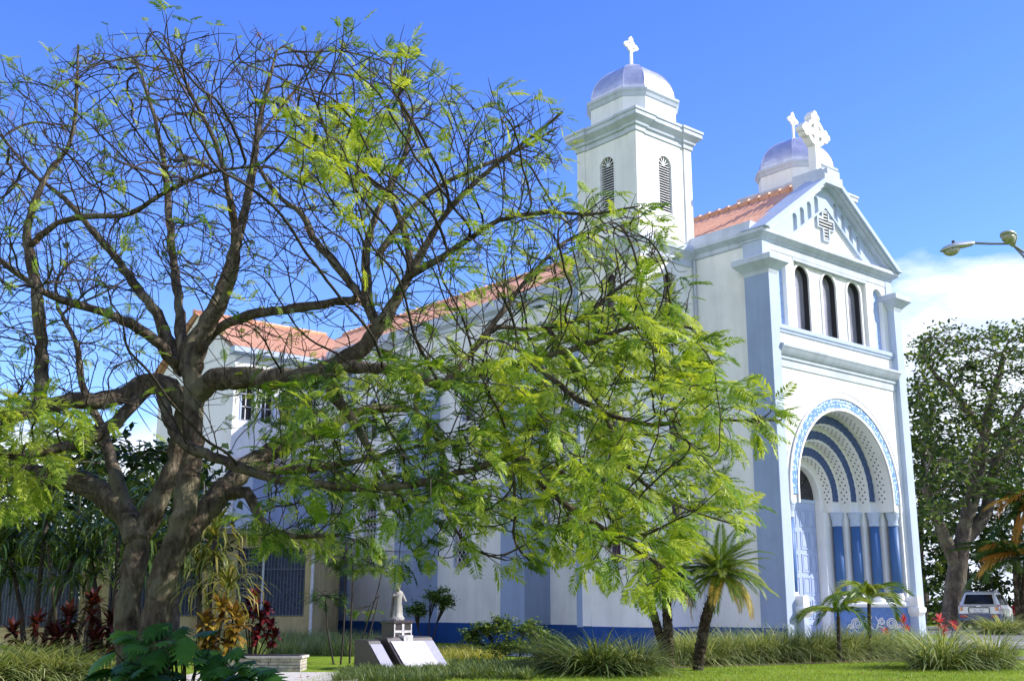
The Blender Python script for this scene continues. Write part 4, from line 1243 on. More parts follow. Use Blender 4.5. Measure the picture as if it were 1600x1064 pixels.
def frond(L_, n, ll, w, droop, seed, fold=0.5, sag=0.4, ang0=58, ang1=28):
    """pinnate palm leaf along +X drooping in -Z"""
    rg = random.Random(seed); V = []; F = []
    def rp(t):
        a = droop*t
        return Vector((L_*(math.sin(a)/droop if droop > 1e-3 else t), 0, -L_*((1-math.cos(a))/droop if droop > 1e-3 else 0)))
    for i in range(10):
        a = rp(i/10); b = rp((i+1)/10); q = 0.012*(1-i/12)
        k = len(V); V += [a+Vector((0,-q,0)), a+Vector((0,q,0)), b+Vector((0,q,0)), b+Vector((0,-q,0))]; F.append((k,k+1,k+2,k+3))
    for i in range(n):
        t = 0.10 + 0.90*(i+0.5)/n; base = rp(t); tg = (rp(min(t+0.02,1)) - rp(t-0.02)).normalized()
        l = ll*(math.sin(math.pi*(0.14+0.78*t)))**0.7; an = R(ang0 + (ang1-ang0)*t)
        for s in (-1, 1):
            up = Vector((-tg.z, 0, tg.x))
            d = (tg*math.cos(an) + Vector((0, s, 0))*math.sin(an)*math.cos(fold) + up*math.sin(an)*math.sin(fold)*rg.uniform(0.5,1.2)).normalized()
            m = base + d*l*0.5; e = base + d*l*0.95 + Vector((0,0,-sag*l*rg.uniform(0.5,1.3)))
            sd_ = tg*w*rg.uniform(0.8,1.2)
            k = len(V); V += [base, m + sd_, e, m - sd_]; F.append((k,k+1,k+2,k+3))
    return np.array([tuple(v) for v in V], np.float32), np.array(F, np.int32)

PALMG = leafmat('palm_leaf_green', (0.05,0.11,0.015), (0.15,0.24,0.03), 0.4, 0.35, attr=True, c2=(0.34,0.38,0.07))
PALMD = leafmat('palm_leaf_deep_green', (0.02,0.06,0.012), (0.06,0.13,0.02), 0.35, 0.35, attr=True, c2=(0.16,0.24,0.04))
PALMO = leafmat('dry_orange_palm_leaf', (0.32,0.13,0.02), (0.55,0.27,0.04), 0.35, 0.5, attr=True, c2=(0.60,0.42,0.10))
PALMY = leafmat('yellowing_palm_leaf', (0.26,0.20,0.03), (0.48,0.33,0.05), 0.35, 0.5, attr=True, c2=(0.55,0.48,0.14))
PTRUNK = barkmat('shaggy_palm_trunk', (0.02,0.014,0.010), (0.055,0.038,0.026), (0.12,0.085,0.06), 6, 1.0)
def rough_trunk(pts, r0, r1, scale_n=60, seed=1):
    rg = random.Random(seed); cm = catmull([(Vector(p), r0 + (r1-r0)*i/(len(pts)-1)) for i, p in enumerate(pts)], 0.06)
    mb = MB(); mb.tube([p for p, _ in cm], [r*(1+0.10*(i%2)) for i, (_, r) in enumerate(cm)], 12, jit=0.08)
    for i in range(scale_n*3):     # old leaf bases
        p, r = cm[rg.randrange(2, len(cm))]
        a = rg.uniform(0, 6.28); d = Vector((math.cos(a), math.sin(a), 0))
        b = p + d*r*0.85; s = Vector((-d.y, d.x, 0))*r*0.28
        e = b + d*r*0.45 + Vector((0,0,r*0.9))
        mb.add([b - s, b + s, e + s*0.3, e - s*0.3, b + Vector((0,0,-r*0.5))], [(0,1,2,3),(0,4,1)])
    return mb
# pygmy date palms
def date_palm(name, label, base_px, top_px, D, nfr, L_, seed, r0=0.13):
    b = G(*base_px); tp = P(top_px[0], top_px[1], b.y) 
    t = empty(name, b, label, 'palm', group=None)
    loc = tp - b
    pts = [Vector((0,0,-0.05)), Vector((loc.x*0.18, 0, loc.z*0.3)), Vector((loc.x*0.5, 0.02, loc.z*0.65)), loc]
    rough_trunk(pts, r0, r0*0.85, 60, seed).build('trunk', PTRUNK, t, fixn=False)
    rg = random.Random(seed)
    tm = [frond(L_, 50, 0.32, 0.017, dr, seed+i, 0.35, 0.35) for i, dr in enumerate((0.7, 1.0, 1.3, 1.6))]
    it = []; iy = []
    for i in range(nfr):
        az = i*2.399 + rg.uniform(-0.2,0.2); el = R(80 - 93*(i/nfr)**0.9)
        d = Vector((math.cos(az)*math.cos(el), math.sin(az)*math.cos(el), math.sin(el)))
        (iy if el < R(-5) else it).append((loc + Vector((0,0,0.05)), d, Vector((0,0,1)) if abs(d.z) < 0.95 else Vector((-math.cos(az), -math.sin(az), 0.2)), rg.uniform(0.8,1.1), rg.random()))
    V, F, T = scatter(tm, it); mesh_np('fronds', V, F, PALMG, t, T)
    if iy:
        V, F, T = scatter(tm, iy); mesh_np('old_fronds', V, F, PALMY, t, T)
date_palm('date_palm', 'leaning date palm with shaggy dark trunk and yellowing lower fronds', (1090,1047), (1126,902), 29.4, 66, 1.42, 3, 0.14)
date_palm('date_palm', 'short date palm with two crossed dark trunks left of the leaning palm', (1046,1044), (1040,905), 29.6, 44, 1.1, 4, 0.13)
t = bpy.data.objects['date_palm.001']
l0 = t.location
rough_trunk([Vector((0.02,0.08,0)), Vector((-0.18,0.1,0.7)), Vector((-0.42,0.1,1.6)), Vector((-0.55,0.1,2.1))], 0.12, 0.09, 40, 9).build('trunk', PTRUNK, t, fixn=False)
# small recurved palms by the doorway
def small_palm(label, base_px, top_px, seed, nf, L_, bias=0.0):
    b = G(*base_px); tp = P(top_px[0], top_px[1], b.y); loc = tp - b
    t = empty('dwarf_palm', b, label, 'palm')
    cm = catmull([(Vector((0,0,-0.05)), 0.085), (Vector((loc.x*0.4,0,loc.z*0.5)), 0.06), (loc, 0.055)], 0.08)
    mb = MB(); mb.tube([p for p,_ in cm], [r*(1+0.05*(i%2)) for i,(_,r) in enumerate(cm)], 10); mb.build('trunk', TWIGM, t, smooth=True)
    rg = random.Random(seed)
    tm = [frond(L_, 32, 0.50, 0.042, dr, seed+i, 0.6, 0.5, 50, 25) for i, dr in enumerate((1.5, 1.9, 2.2))]
    it = []
    for i in range(nf):
        az = bias + i*2*math.pi/nf + rg.uniform(-0.3,0.3); el = R(rg.uniform(35, 72))
        d = Vector((math.cos(az)*math.cos(el), math.sin(az)*math.cos(el), math.sin(el)))
        it.append((loc, d, Vector((0,0,1)), rg.uniform(0.85,1.1), rg.random()))
    V, F, T = scatter(tm, it); mesh_np('fronds', V, F, PALMG, t, T)
    sp = MB(); sp.tube([loc, loc + Vector((-0.06,0,0.45)), loc + Vector((-0.22,0,0.95))], [0.03,0.015,0.003], 5); sp.build('spear_leaf', PALMG, t)
small_palm('smaller dwarf palm in front of the church door', (1312,1034), (1310,962), 21, 8, 1.2, 0.4)
small_palm('taller dwarf palm in front of the blue pedestal with scrollwork', (1360,1030), (1358,940), 22, 10, 1.45, 0.1)
# right edge palm with orange fronds
def areca():
    b = G(1600, 1001); b.z = ground_z(b.x, b.y)
    t = empty('feather_palm', b, 'tall feather palm with drooping orange fronds beside the parked car', 'palm')
    mb = MB(); rg = random.Random(8); tops = []
    D = b.y
    for (bx, tx, ty) in ((0, 1612, 800), (0.25, 1650, 780), (-0.15, 1585, 880), (0.4, 1700, 840)):
        loc = P(tx, ty, D) - b; tops.append(loc)
        cm = catmull([(Vector((bx,0,-0.1)), 0.16), (Vector((bx*0.6+loc.x*0.4, 0, loc.z*0.5)), 0.12), (loc, 0.08)], 0.15)
        mb.tube([p for p,_ in cm], [r*(1+0.06*(i%2)) for i,(_,r) in enumerate(cm)], 9)
    mb.build('trunk', PTRUNK, t, smooth=True)
    tm = [frond(2.9, 52, 0.80, 0.042, dr, 60+i, 0.35, 0.5, 55, 30) for i, dr in enumerate((0.6, 1.0, 1.4))]
    ig = []; io = []
    for q, loc in enumerate(tops):
        for i in range(20):
            az = i*2.399 + q; el = R(rg.uniform(-5, 70))
            d = Vector((math.cos(az)*math.cos(el), math.sin(az)*math.cos(el), math.sin(el)))
            ig.append((loc, d, Vector((0,0,1)), rg.uniform(0.7,1.0), rg.random()))
    for (sx, sy, ex, ey, dy, s) in ((1625,790,1525,775,-0.3,0.95), (1620,860,1505,885,-0.4,1.1), (1625,800,1570,830,-0.5,0.8), (1610,850,1540,860,-0.6,0.9), (1630,770,1520,772,-0.8,1.0), (1620,870,1515,880,-0.9,1.0), (1612,780,1585,840,-1.0,0.7)):
        a = P(sx, sy, D) - b; e = P(ex, ey, D + dy) - b
        dd = (e - a).normalized(); dd.z += 0.35
        io.append((a, dd, Vector((0,0,1)), s, rg.random()))
    V, F, T = scatter(tm, ig); mesh_np('fronds', V, F, PALMD, t, T)
    V, F, T = scatter(tm, io); mesh_np('dry_fronds', V, F, PALMO, t, T)
areca()
# cordylines, crotons: rosettes of strap leaves
def rosette(V_, c, n, L_, w, el0, el1, droop, rg, segs=4):
    V, F, T = V_
    for i in range(n):
        az = i*2.399 + rg.uniform(-0.3,0.3); el = R(rg.uniform(el0, el1)); hd = Vector((math.cos(az), math.sin(az), 0)); sd_ = Vector((-hd.y, hd.x, 0))*w
        p = Vector(c); k = len(V); l = L_*rg.uniform(0.75,1.15); tn = rg.random(); dr = droop*rg.uniform(0.6,1.3)
        for s in range(segs+1):
            ww = math.sin(math.pi*(0.12+0.88*s/segs*0.98))**0.7 if s < segs else 0.03
            V += [tuple(p - sd_*ww), tuple(p + sd_*ww)]; T += [tn, tn]
            e = el - dr*(s/segs)**1.3
            p = p + (hd*math.cos(e) + Vector((0,0,math.sin(e))))*(l/segs)
        F += [(k+2*s, k+2*s+1, k+2*s+3, k+2*s+2) for s in range(segs)]
def strap_plant(name, label, cat, base, heads, mat, stem_r, n, L_, w, el0, el1, droop, seed, stem_mat=None, group=None, fol='leaves'):
    rg = random.Random(seed); t = empty(name, base, label, cat, group=group)
    mb = MB(); D = ([], [], [])
    for h in heads:
        h = Vector(h)
        mb.tube([Vector((h.x*0.15, h.y*0.15, -0.05)), h*0.55 + Vector((rg.uniform(-.1,.1), rg.uniform(-.1,.1), 0)), h], [stem_r*1.3, stem_r, stem_r*0.8], 7)
        rosette(D, h, n, L_, w, el0, el1, droop, rg)
        if n > 20: rosette(D, h*0.86, n//2, L_*0.9, w, el0-30, el1-40, droop, rg)
    mb.build('stem', stem_mat or TWIGM, t, smooth=True)
    mesh_np(fol, D[0], D[1], mat, t, D[2])
    return t
REDL = leafmat('crimson_cordyline_leaf', (0.22,0.012,0.03), (0.50,0.04,0.09), 0.45, 0.35, attr=True, c2=(0.62,0.14,0.18))
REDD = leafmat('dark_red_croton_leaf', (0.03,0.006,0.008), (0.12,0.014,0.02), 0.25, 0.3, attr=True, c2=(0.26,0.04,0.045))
YELL = leafmat('yellow_croton_leaf', (0.10,0.05,0.01), (0.26,0.16,0.025), 0.3, 0.35, attr=True, c2=(0.42,0.32,0.05))
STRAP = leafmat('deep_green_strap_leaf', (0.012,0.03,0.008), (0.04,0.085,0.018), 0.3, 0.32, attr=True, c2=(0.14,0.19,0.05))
for px, py, hh, label, n, s in ((1472,1022,1.0,'tallest crimson cordyline right of the church corner',22,5),(1414,1018,0.95,'crimson cordyline against the light blue entrance post',18,6),(1385,1022,0.62,'small pink cordyline left of the blue entrance post',14,7),(1492,1012,0.55,'tiny crimson cordyline by the driveway',10,8),(1588,1000,0.8,'dark crimson cordyline under the orange feather palm',18,11)):
    b = G(px, py)
    strap_plant('cordyline', label, 'cordyline', b, [(0.02,0,hh),(0.15,0.1,hh*0.7)], REDL, 0.015, n, 0.38, 0.035, 20, 85, 0.8, s)
# leaf scatter shrubs
def leaf_quads(cs, L_, rg, flat_=0.5):
    V = []; F = []; T = []
    for c in cs:
        d = Vector((rg.gauss(0,1), rg.gauss(0,1), rg.gauss(0,0.5))).normalized(); up = Vector((rg.gauss(0,flat_), rg.gauss(0,flat_), 1)); s = d.cross(up).normalized()
        l = L_*rg.uniform(0.6,1.3); w = l*0.27; k = len(V); n = s.cross(d)*0.12*l
        V += [tuple(c), tuple(c + d*l*0.5 + s*w + n), tuple(c + d*l), tuple(c + d*l*0.5 - s*w + n)]; F.append((k,k+1,k+2,k+3)); T += [rg.random()]*4
    return V, F, T
def shrub(name, label, cat, base, blobs, nleaf, L_, mat, seed, stems=6, stem_r=0.012, group=None, stem_mat=None):
    rg = random.Random(seed); t = empty(name, base, label, cat, group=group); mb = MB(); cs = []
    for (x, y, z, r, rz) in blobs:
        c = Vector((x, y, z))
        for i in range(stems):
            d = Vector((rg.gauss(0,1), rg.gauss(0,1), rg.gauss(0.2,0.7))).normalized()
            e = c + Vector((d.x*r, d.y*r, d.z*rz))*rg.uniform(0.6,1.0); m_ = c*0.55 + Vector((rg.uniform(-.08,.08)*z, rg.uniform(-.08,.08)*z, 0))
            if i == 0: mb.tube([Vector((c.x*0.12, c.y*0.12, -0.03)), m_, c], [stem_r*1.4, stem_r*1.1, stem_r*0.7], 6); fork = m_
            mb.tube([fork, c.lerp(e, 0.35), e], [stem_r*0.7, stem_r*0.5, stem_r*0.2], 5)
            for j in range(max(1, nleaf//stems)):
                tt = rg.uniform(0.25, 1.05); q = c.lerp(e, tt) + Vector((rg.gauss(0,1)*r, rg.gauss(0,1)*r, rg.gauss(0,1)*rz))*0.13
                cs.append(q)
    mb.build('stem', stem_mat or TWIGM, t, smooth=True)
    V, F, T = leaf_quads(cs, L_, rg); mesh_np('foliage', V, F, mat, t, T)
    return t
BUSH = leafmat('shrub_leaf', (0.035,0.08,0.015), (0.10,0.17,0.03), 0.35, 0.3, attr=True, c2=(0.28,0.34,0.08))
b = G(800, 1040)
shrub('leafy_shrub', 'loose leafy green shrub in front of the blue buttress', 'shrub', b, [(-0.75,0.2,0.95,0.5,0.3),(-0.25,0,1.05,0.5,0.35),(0.3,0.1,1.0,0.55,0.35),(0.75,0,0.75,0.5,0.3),(-0.3,-0.2,0.5,0.6,0.35),(0.3,-0.3,0.45,0.6,0.3),(1.15,0,0.62,0.4,0.15),(-1.1,0.1,0.75,0.4,0.3)], 620, 0.10, BUSH, 31, 16, 0.008)
# saplings between the path and the memorial
FINE = leafmat('fine_sapling_leaf', (0.04,0.10,0.015), (0.12,0.21,0.025), 0.45, 0.4, attr=True, c2=(0.28,0.36,0.05))
def sapling(label, base_px, stems, blobs, seed, leafL=0.30, dens=10, mat=None):
    b = G(*base_px); rg = random.Random(seed); t = empty('sapling', b, label, 'sapling'); mb = MB(); items = []
    for st in stems:
        pts = [P(x, y, b.y + dy) - b for x, y, dy in st]; pts[0].z = -0.05
        cm = catmull([(p, 0.030*(1-0.6*i/(len(pts)-1))) for i, p in enumerate(pts)], 0.12); mb.tube([p for p,_ in cm], [r for _,r in cm], 8)
    tops = [P(st[-1][0], st[-1][1], b.y + st[-1][2]) - b for st in stems]
    for (x, y, rpx, rz) in blobs:
        c = P(x, y, b.y) - b; r = rpx*b.y/1803
        near = min(tops, key=lambda q: (q-c).length)
        for i in range(dens):
            d = Vector((rg.gauss(0,1), rg.gauss(0,1), rg.gauss(0,0.6))).normalized(); e = c + Vector((d.x*r, d.y*r, d.z*r*rz))
            mb.tube([near, c.lerp(near,0.35), e], [0.014, 0.009, 0.004], 4, cap=False)
            for j in range(5): items.append((c.lerp(e, rg.uniform(0.3,1.0)), Vector((d.x+rg.gauss(0,.5), d.y+rg.gauss(0,.5), rg.gauss(-0.25,0.3))), Vector((rg.gauss(0,.3), rg.gauss(0,.3), 1)), rg.uniform(0.7,1.2), rg.random()))
    mb.build('stem', TWIGM, t, smooth=True)
    tm = [fern_template(9, leafL, leafL*0.34, 0.8, seed+i) for i in range(3)]
    V, F, T = scatter(tm, items); mesh_np('foliage', V, F, mat or FINE, t, T)
sapling('tallest sapling with a pale straight stem beside the memorial', (546,1036), [[(546,1036,0),(549,960,0),(551,900,0),(548,840,0)]], [(560,850,60,0.5),(520,870,50,0.5),(610,870,50,0.45),(575,890,45,0.4)], 51, dens=16)
sapling('twin stemmed dark sapling left of the tallest sapling', (532,1038), [[(532,1038,0.1),(537,980,0.1),(540,900,0.1),(543,850,0.1)],[(522,1040,0.2),(512,985,0.2),(508,930,0.2)]], [(508,930,32,0.75),(535,880,30,0.5)], 52, 0.26, 14, leafmat('dark_sapling_leaf', (0.02,0.06,0.012), (0.05,0.11,0.02), 0.4, attr=True, c2=(0.10,0.18,0.03)))
sapling('slanting sapling with layered leaves leaning to the memorial', (560,1034), [[(556,1034,0),(570,985,0),(588,930,0),(600,880,0)],[(562,1036,0),(580,980,0),(592,930,0)]], [(570,955,28,0.35),(600,890,45,0.4)], 53, 0.24, 10)
b = G(668, 1026); b.y += 3.0
b = Vector((b.x + (668-800)/1803*3.0, b.y, 0))
shrub('young_tree', 'small round crowned young tree behind the statue', 'tree', b, [(0.15,0,1.95,0.62,0.45),(0.55,0,1.7,0.45,0.35),(-0.4,0,1.4,0.45,0.4)], 900, 0.11, leafmat('young_tree_leaf', (0.035,0.09,0.015), (0.10,0.18,0.03), 0.35, attr=True, c2=(0.22,0.31,0.07)), 54, 14, 0.02)

# dark planting in front of the yellow house
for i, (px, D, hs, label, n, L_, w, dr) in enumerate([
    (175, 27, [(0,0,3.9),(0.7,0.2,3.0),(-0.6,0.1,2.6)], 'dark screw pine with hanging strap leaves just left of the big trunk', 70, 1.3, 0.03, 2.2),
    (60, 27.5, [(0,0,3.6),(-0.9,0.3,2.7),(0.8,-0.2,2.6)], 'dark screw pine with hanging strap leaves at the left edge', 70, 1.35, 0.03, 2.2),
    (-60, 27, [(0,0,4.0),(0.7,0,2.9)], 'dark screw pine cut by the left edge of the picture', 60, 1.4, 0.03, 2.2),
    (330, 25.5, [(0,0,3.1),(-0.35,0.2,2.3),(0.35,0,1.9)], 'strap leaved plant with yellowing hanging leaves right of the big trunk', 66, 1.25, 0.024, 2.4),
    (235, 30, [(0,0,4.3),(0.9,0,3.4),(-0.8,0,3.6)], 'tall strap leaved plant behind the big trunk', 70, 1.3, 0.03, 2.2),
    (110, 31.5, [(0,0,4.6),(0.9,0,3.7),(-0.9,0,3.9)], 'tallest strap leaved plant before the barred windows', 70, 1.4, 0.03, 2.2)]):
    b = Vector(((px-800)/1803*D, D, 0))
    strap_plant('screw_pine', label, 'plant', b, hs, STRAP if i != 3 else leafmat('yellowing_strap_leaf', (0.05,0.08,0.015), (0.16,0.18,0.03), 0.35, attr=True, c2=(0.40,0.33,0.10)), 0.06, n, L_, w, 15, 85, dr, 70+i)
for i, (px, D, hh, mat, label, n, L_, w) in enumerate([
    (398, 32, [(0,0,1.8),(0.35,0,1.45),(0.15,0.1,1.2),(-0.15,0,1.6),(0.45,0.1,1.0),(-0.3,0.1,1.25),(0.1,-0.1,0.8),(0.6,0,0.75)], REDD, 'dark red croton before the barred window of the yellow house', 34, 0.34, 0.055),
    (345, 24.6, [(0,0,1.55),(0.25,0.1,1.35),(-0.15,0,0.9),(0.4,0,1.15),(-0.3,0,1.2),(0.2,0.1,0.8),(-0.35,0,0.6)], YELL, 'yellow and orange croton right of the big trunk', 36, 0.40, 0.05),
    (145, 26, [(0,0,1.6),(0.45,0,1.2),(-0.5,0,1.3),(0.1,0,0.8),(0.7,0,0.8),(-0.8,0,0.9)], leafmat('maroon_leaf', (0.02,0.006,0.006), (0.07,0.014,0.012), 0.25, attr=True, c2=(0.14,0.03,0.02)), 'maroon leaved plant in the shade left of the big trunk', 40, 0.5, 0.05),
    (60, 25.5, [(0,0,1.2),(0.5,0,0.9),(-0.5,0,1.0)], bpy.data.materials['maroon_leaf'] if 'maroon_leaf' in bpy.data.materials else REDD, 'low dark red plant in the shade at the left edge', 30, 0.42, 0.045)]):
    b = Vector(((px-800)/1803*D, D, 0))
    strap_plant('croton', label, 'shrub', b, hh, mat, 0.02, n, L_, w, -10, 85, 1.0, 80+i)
# broad leaved climber round the trunk foot
def philodendron():
    b = P(290, 1160, 15.6); b.z = 0; rg = random.Random(4)
    t = empty('philodendron', b, 'glossy dark philodendron with deeply cut leaves at the foot of the big trunk', 'plant')
    # lobed leaf outline along +X
    V = []; F = []
    n = 7; spine = [Vector((0.55*i/n, 0, 0.04*math.sin(2.6*i/n) - 0.08*(i/n)**2)) for i in range(n+1)]
    def hw_(u): return 0.235*math.sin(math.pi*(0.16+0.80*u))**0.8
    for i in range(n):
        for s in (-1, 1):
            u0, u1 = i/n, (i+1)/n
            q0 = spine[i]; q1 = spine[i+1]; sl = Vector((0.07, 0, 0))
            i0 = q0 + Vector((0.03, s*hw_(u0)*0.62, -0.02)); i1 = q1 + Vector((0.03, s*hw_(u1)*0.62, -0.02))
            k = len(V); V += [q0, q1, i1, i0]; F.append((k,k+1,k+2,k+3) if s > 0 else (k,k+3,k+2,k+1))
            um = (u0+u1)/2; tip = q0.lerp(q1, 0.62) + Vector((0.085, s*hw_(um)*1.12, -0.06)); t0 = i0.lerp(i1, 0.10); t1 = i0.lerp(i1, 0.93)
            k = len(V); V += [t0, t1, tip + Vector((0.012,0,0)), tip - Vector((0.022,s*0.012,0))]; F.append((k,k+1,k+2,k+3) if s > 0 else (k,k+3,k+2,k+1))
    tmpl = (np.array([tuple(v) for v in V], np.float32), np.array(F, np.int32))
    items = []; mb = MB()
    for i in range(110):
        px = rg.uniform(165, 408); top = 972 + max(px-300, 0)*0.62 if px > 240 else 990
        py = rg.uniform(top, 1110); D = rg.uniform(14.6, 15.9)
        q = P(px, py, D) - b; root = Vector((q.x*0.35 - 0.1, rg.uniform(-0.1,0.5), 0.02))
        mb.tube([root, root.lerp(q, 0.6) + Vector((0,0,0.12)), q], [0.012, 0.01, 0.007], 5, cap=False)
        az = math.atan2(q.y - 0.2 + rg.gauss(0,0.35), q.x + rg.gauss(0,0.35)); el = R(rg.uniform(-50, 15))
        d = Vector((math.cos(az)*math.cos(el), math.sin(az)*math.cos(el) - 0.25, math.sin(el)))
        items.append((q, d, Vector((rg.gauss(0,.25), -0.35 + rg.gauss(0,.25), 1)), rg.uniform(0.5,0.85), rg.random()))
    mb.build('leaf_stalks', BUSH, t, smooth=True)
    Vv, Ff, T = scatter([tmpl], items)
    mesh_np('leaves', Vv, Ff, leafmat('glossy_dark_leaf', (0.02,0.075,0.012), (0.045,0.14,0.022), 0.25, 0.5, attr=True, c2=(0.10,0.24,0.035), spec=0.16), t, T)
philodendron()

# fallen leaflets and twigs on the lawn and the path
def litter():
    rg = random.Random(17); cs = []
    for i in range(900):
        x = rg.uniform(-8, 14); y = rg.uniform(20, 36)
        if rg.random() > 0.35 + 0.65*math.exp(-((x+3)/5)**2): continue
        cs.append(Vector((x, y, ground_z(x, y) + 0.045)))
    V, F, T = leaf_quads(cs, 0.09, rg, 0.2)
    tag(mesh_np('fallen_leaves', V, F, leafmat('fallen_leaf', (0.10,0.055,0.02), (0.26,0.16,0.05), 0.1, attr=True, c2=(0.45,0.36,0.10)), None, T), 'dry fallen leaves scattered over the lawn and path', None, None, 'stuff')
litter()
# ------------------------------------------------------------------ yellow house on the left
HOUSEY = paint('yellowed_plaster', (0.62, 0.50, 0.26), dirt=0.18)
def house():
    D = 48.0; xr = (484-800)/1803*D
    t = empty('yellow_house', (xr, D, 0), 'low yellow house with dark barred windows behind the planting', 'house')
    x0 = -17.5; H = 4.5
    win = [(-3.1, -0.25, 1.15, 3.95), (-8.4, -4.6, 1.15, 3.95), (-15.5, -9.6, 0.7, 3.7)]
    mb = MB(); mb.panel([[(x0,0),(0,0),(0,H),(x0,H)]] + [[(a,c),(b,c),(b,d),(a,d)] for a,b,c,d in win], 0.0, 0.25, frF)
    mb.box(x0, x0+0.25, 0.252, 8, 0, H); mb.box(-0.25, 0, 0.252, 8, 0, H); mb.box(x0+0.25, -0.25, 7.75, 8, 0, H)
    mb.build('wall', HOUSEY, t)
    MB().box(x0-0.4, 0.35, -0.5, 8.3, H, H+0.22).build('roof', flat('house_roof', (0.30,0.29,0.28), 0.8), t)
    CURT = flat('blue_grey_curtain', (0.05, 0.075, 0.13), 0.6, var=0.5, scale=12)
    for a, b, c, d in win:
        w = MB().panel([[(a,c),(b,c),(b,d),(a,d)], [(a+0.06,c+0.06),(b-0.06,c+0.06),(b-0.06,d-0.06),(a+0.06,d-0.06)]], 0.10, 0.2, frF).build('window', DARK, t)
        MB().box(a, b, 0.2, 0.24, c, d).build('pane', CURT, w)
        g = MB(); n = int((b-a)/0.14)
        for i in range(n+1):
            x = a + 0.03 + (b-a-0.06)*i/n; g.box(x-0.012, x+0.012, -0.02, 0.0, c, d)
        for z in (c+0.03, d-0.9, d-0.05): g.box(a, b, -0.045, -0.022, z, z+0.035)
        g.build('window_bars', flat('dull_grey_bars', (0.16,0.17,0.19), 0.5), w)
    # white post and grid at the left half of the front window
    p = MB(); p.box(-2.03, -1.95, -0.10, -0.05, 1.0, 4.2); p.build('post', STEEL, t)
    g = MB()
    for i in range(11): g.box(-3.05, -2.06, 0.03, 0.05, 1.3+i*0.24, 1.33+i*0.24)
    for i in range(6): g.box(-3.0+i*0.18, -2.985+i*0.18, 0.05, 0.065, 1.2, 3.9)
    g.build('window_grid', flat('dull_grid', (0.25,0.27,0.3), 0.5), t)
    MB().tube([(0.06, -0.06, 4.6), (0.06, -0.06, 0.0)], 0.07, 8).build('drainpipe', STEEL, t)
house()
# stone seat
def seat():
    b = G(420, 1049)
    t = empty('stone_bench', b, 'low stacked stone seat with a dark tiled top beside the path', 'bench')
    ST = flat('stacked_pale_stone', (0.42,0.38,0.32), 0.9, var=0.35, scale=6, bmp=0.6)
    rg = random.Random(2); mb = MB()
    for r in range(4):
        x = -1.1
        while x < 0.76:
            w = rg.uniform(0.25,0.6); e = min(x+w, 0.78)
            if e - x > 0.03: mb.box(x+0.006, e-0.006, rg.uniform(-0.02,0.0), 0.9, 0.004+r*0.078, r*0.078+0.072)
            x += w
    mb.build('stone_base', ST, t)
    MB().box(-1.15, 0.82, -0.05, 0.93, 0.316, 0.37).build('stone_rim', STONEP, t)
    mb = MB()
    for i in range(7):
        for j in range(4): mb.box(-1.1+i*0.265, -1.1+i*0.265+0.25, 0.02+j*0.22, 0.02+j*0.22+0.205, 0.371, 0.385)
    mb.build('tiled_top', flat('dark_slate_tile', (0.035,0.03,0.035), 0.25, var=0.4), t)
seat()
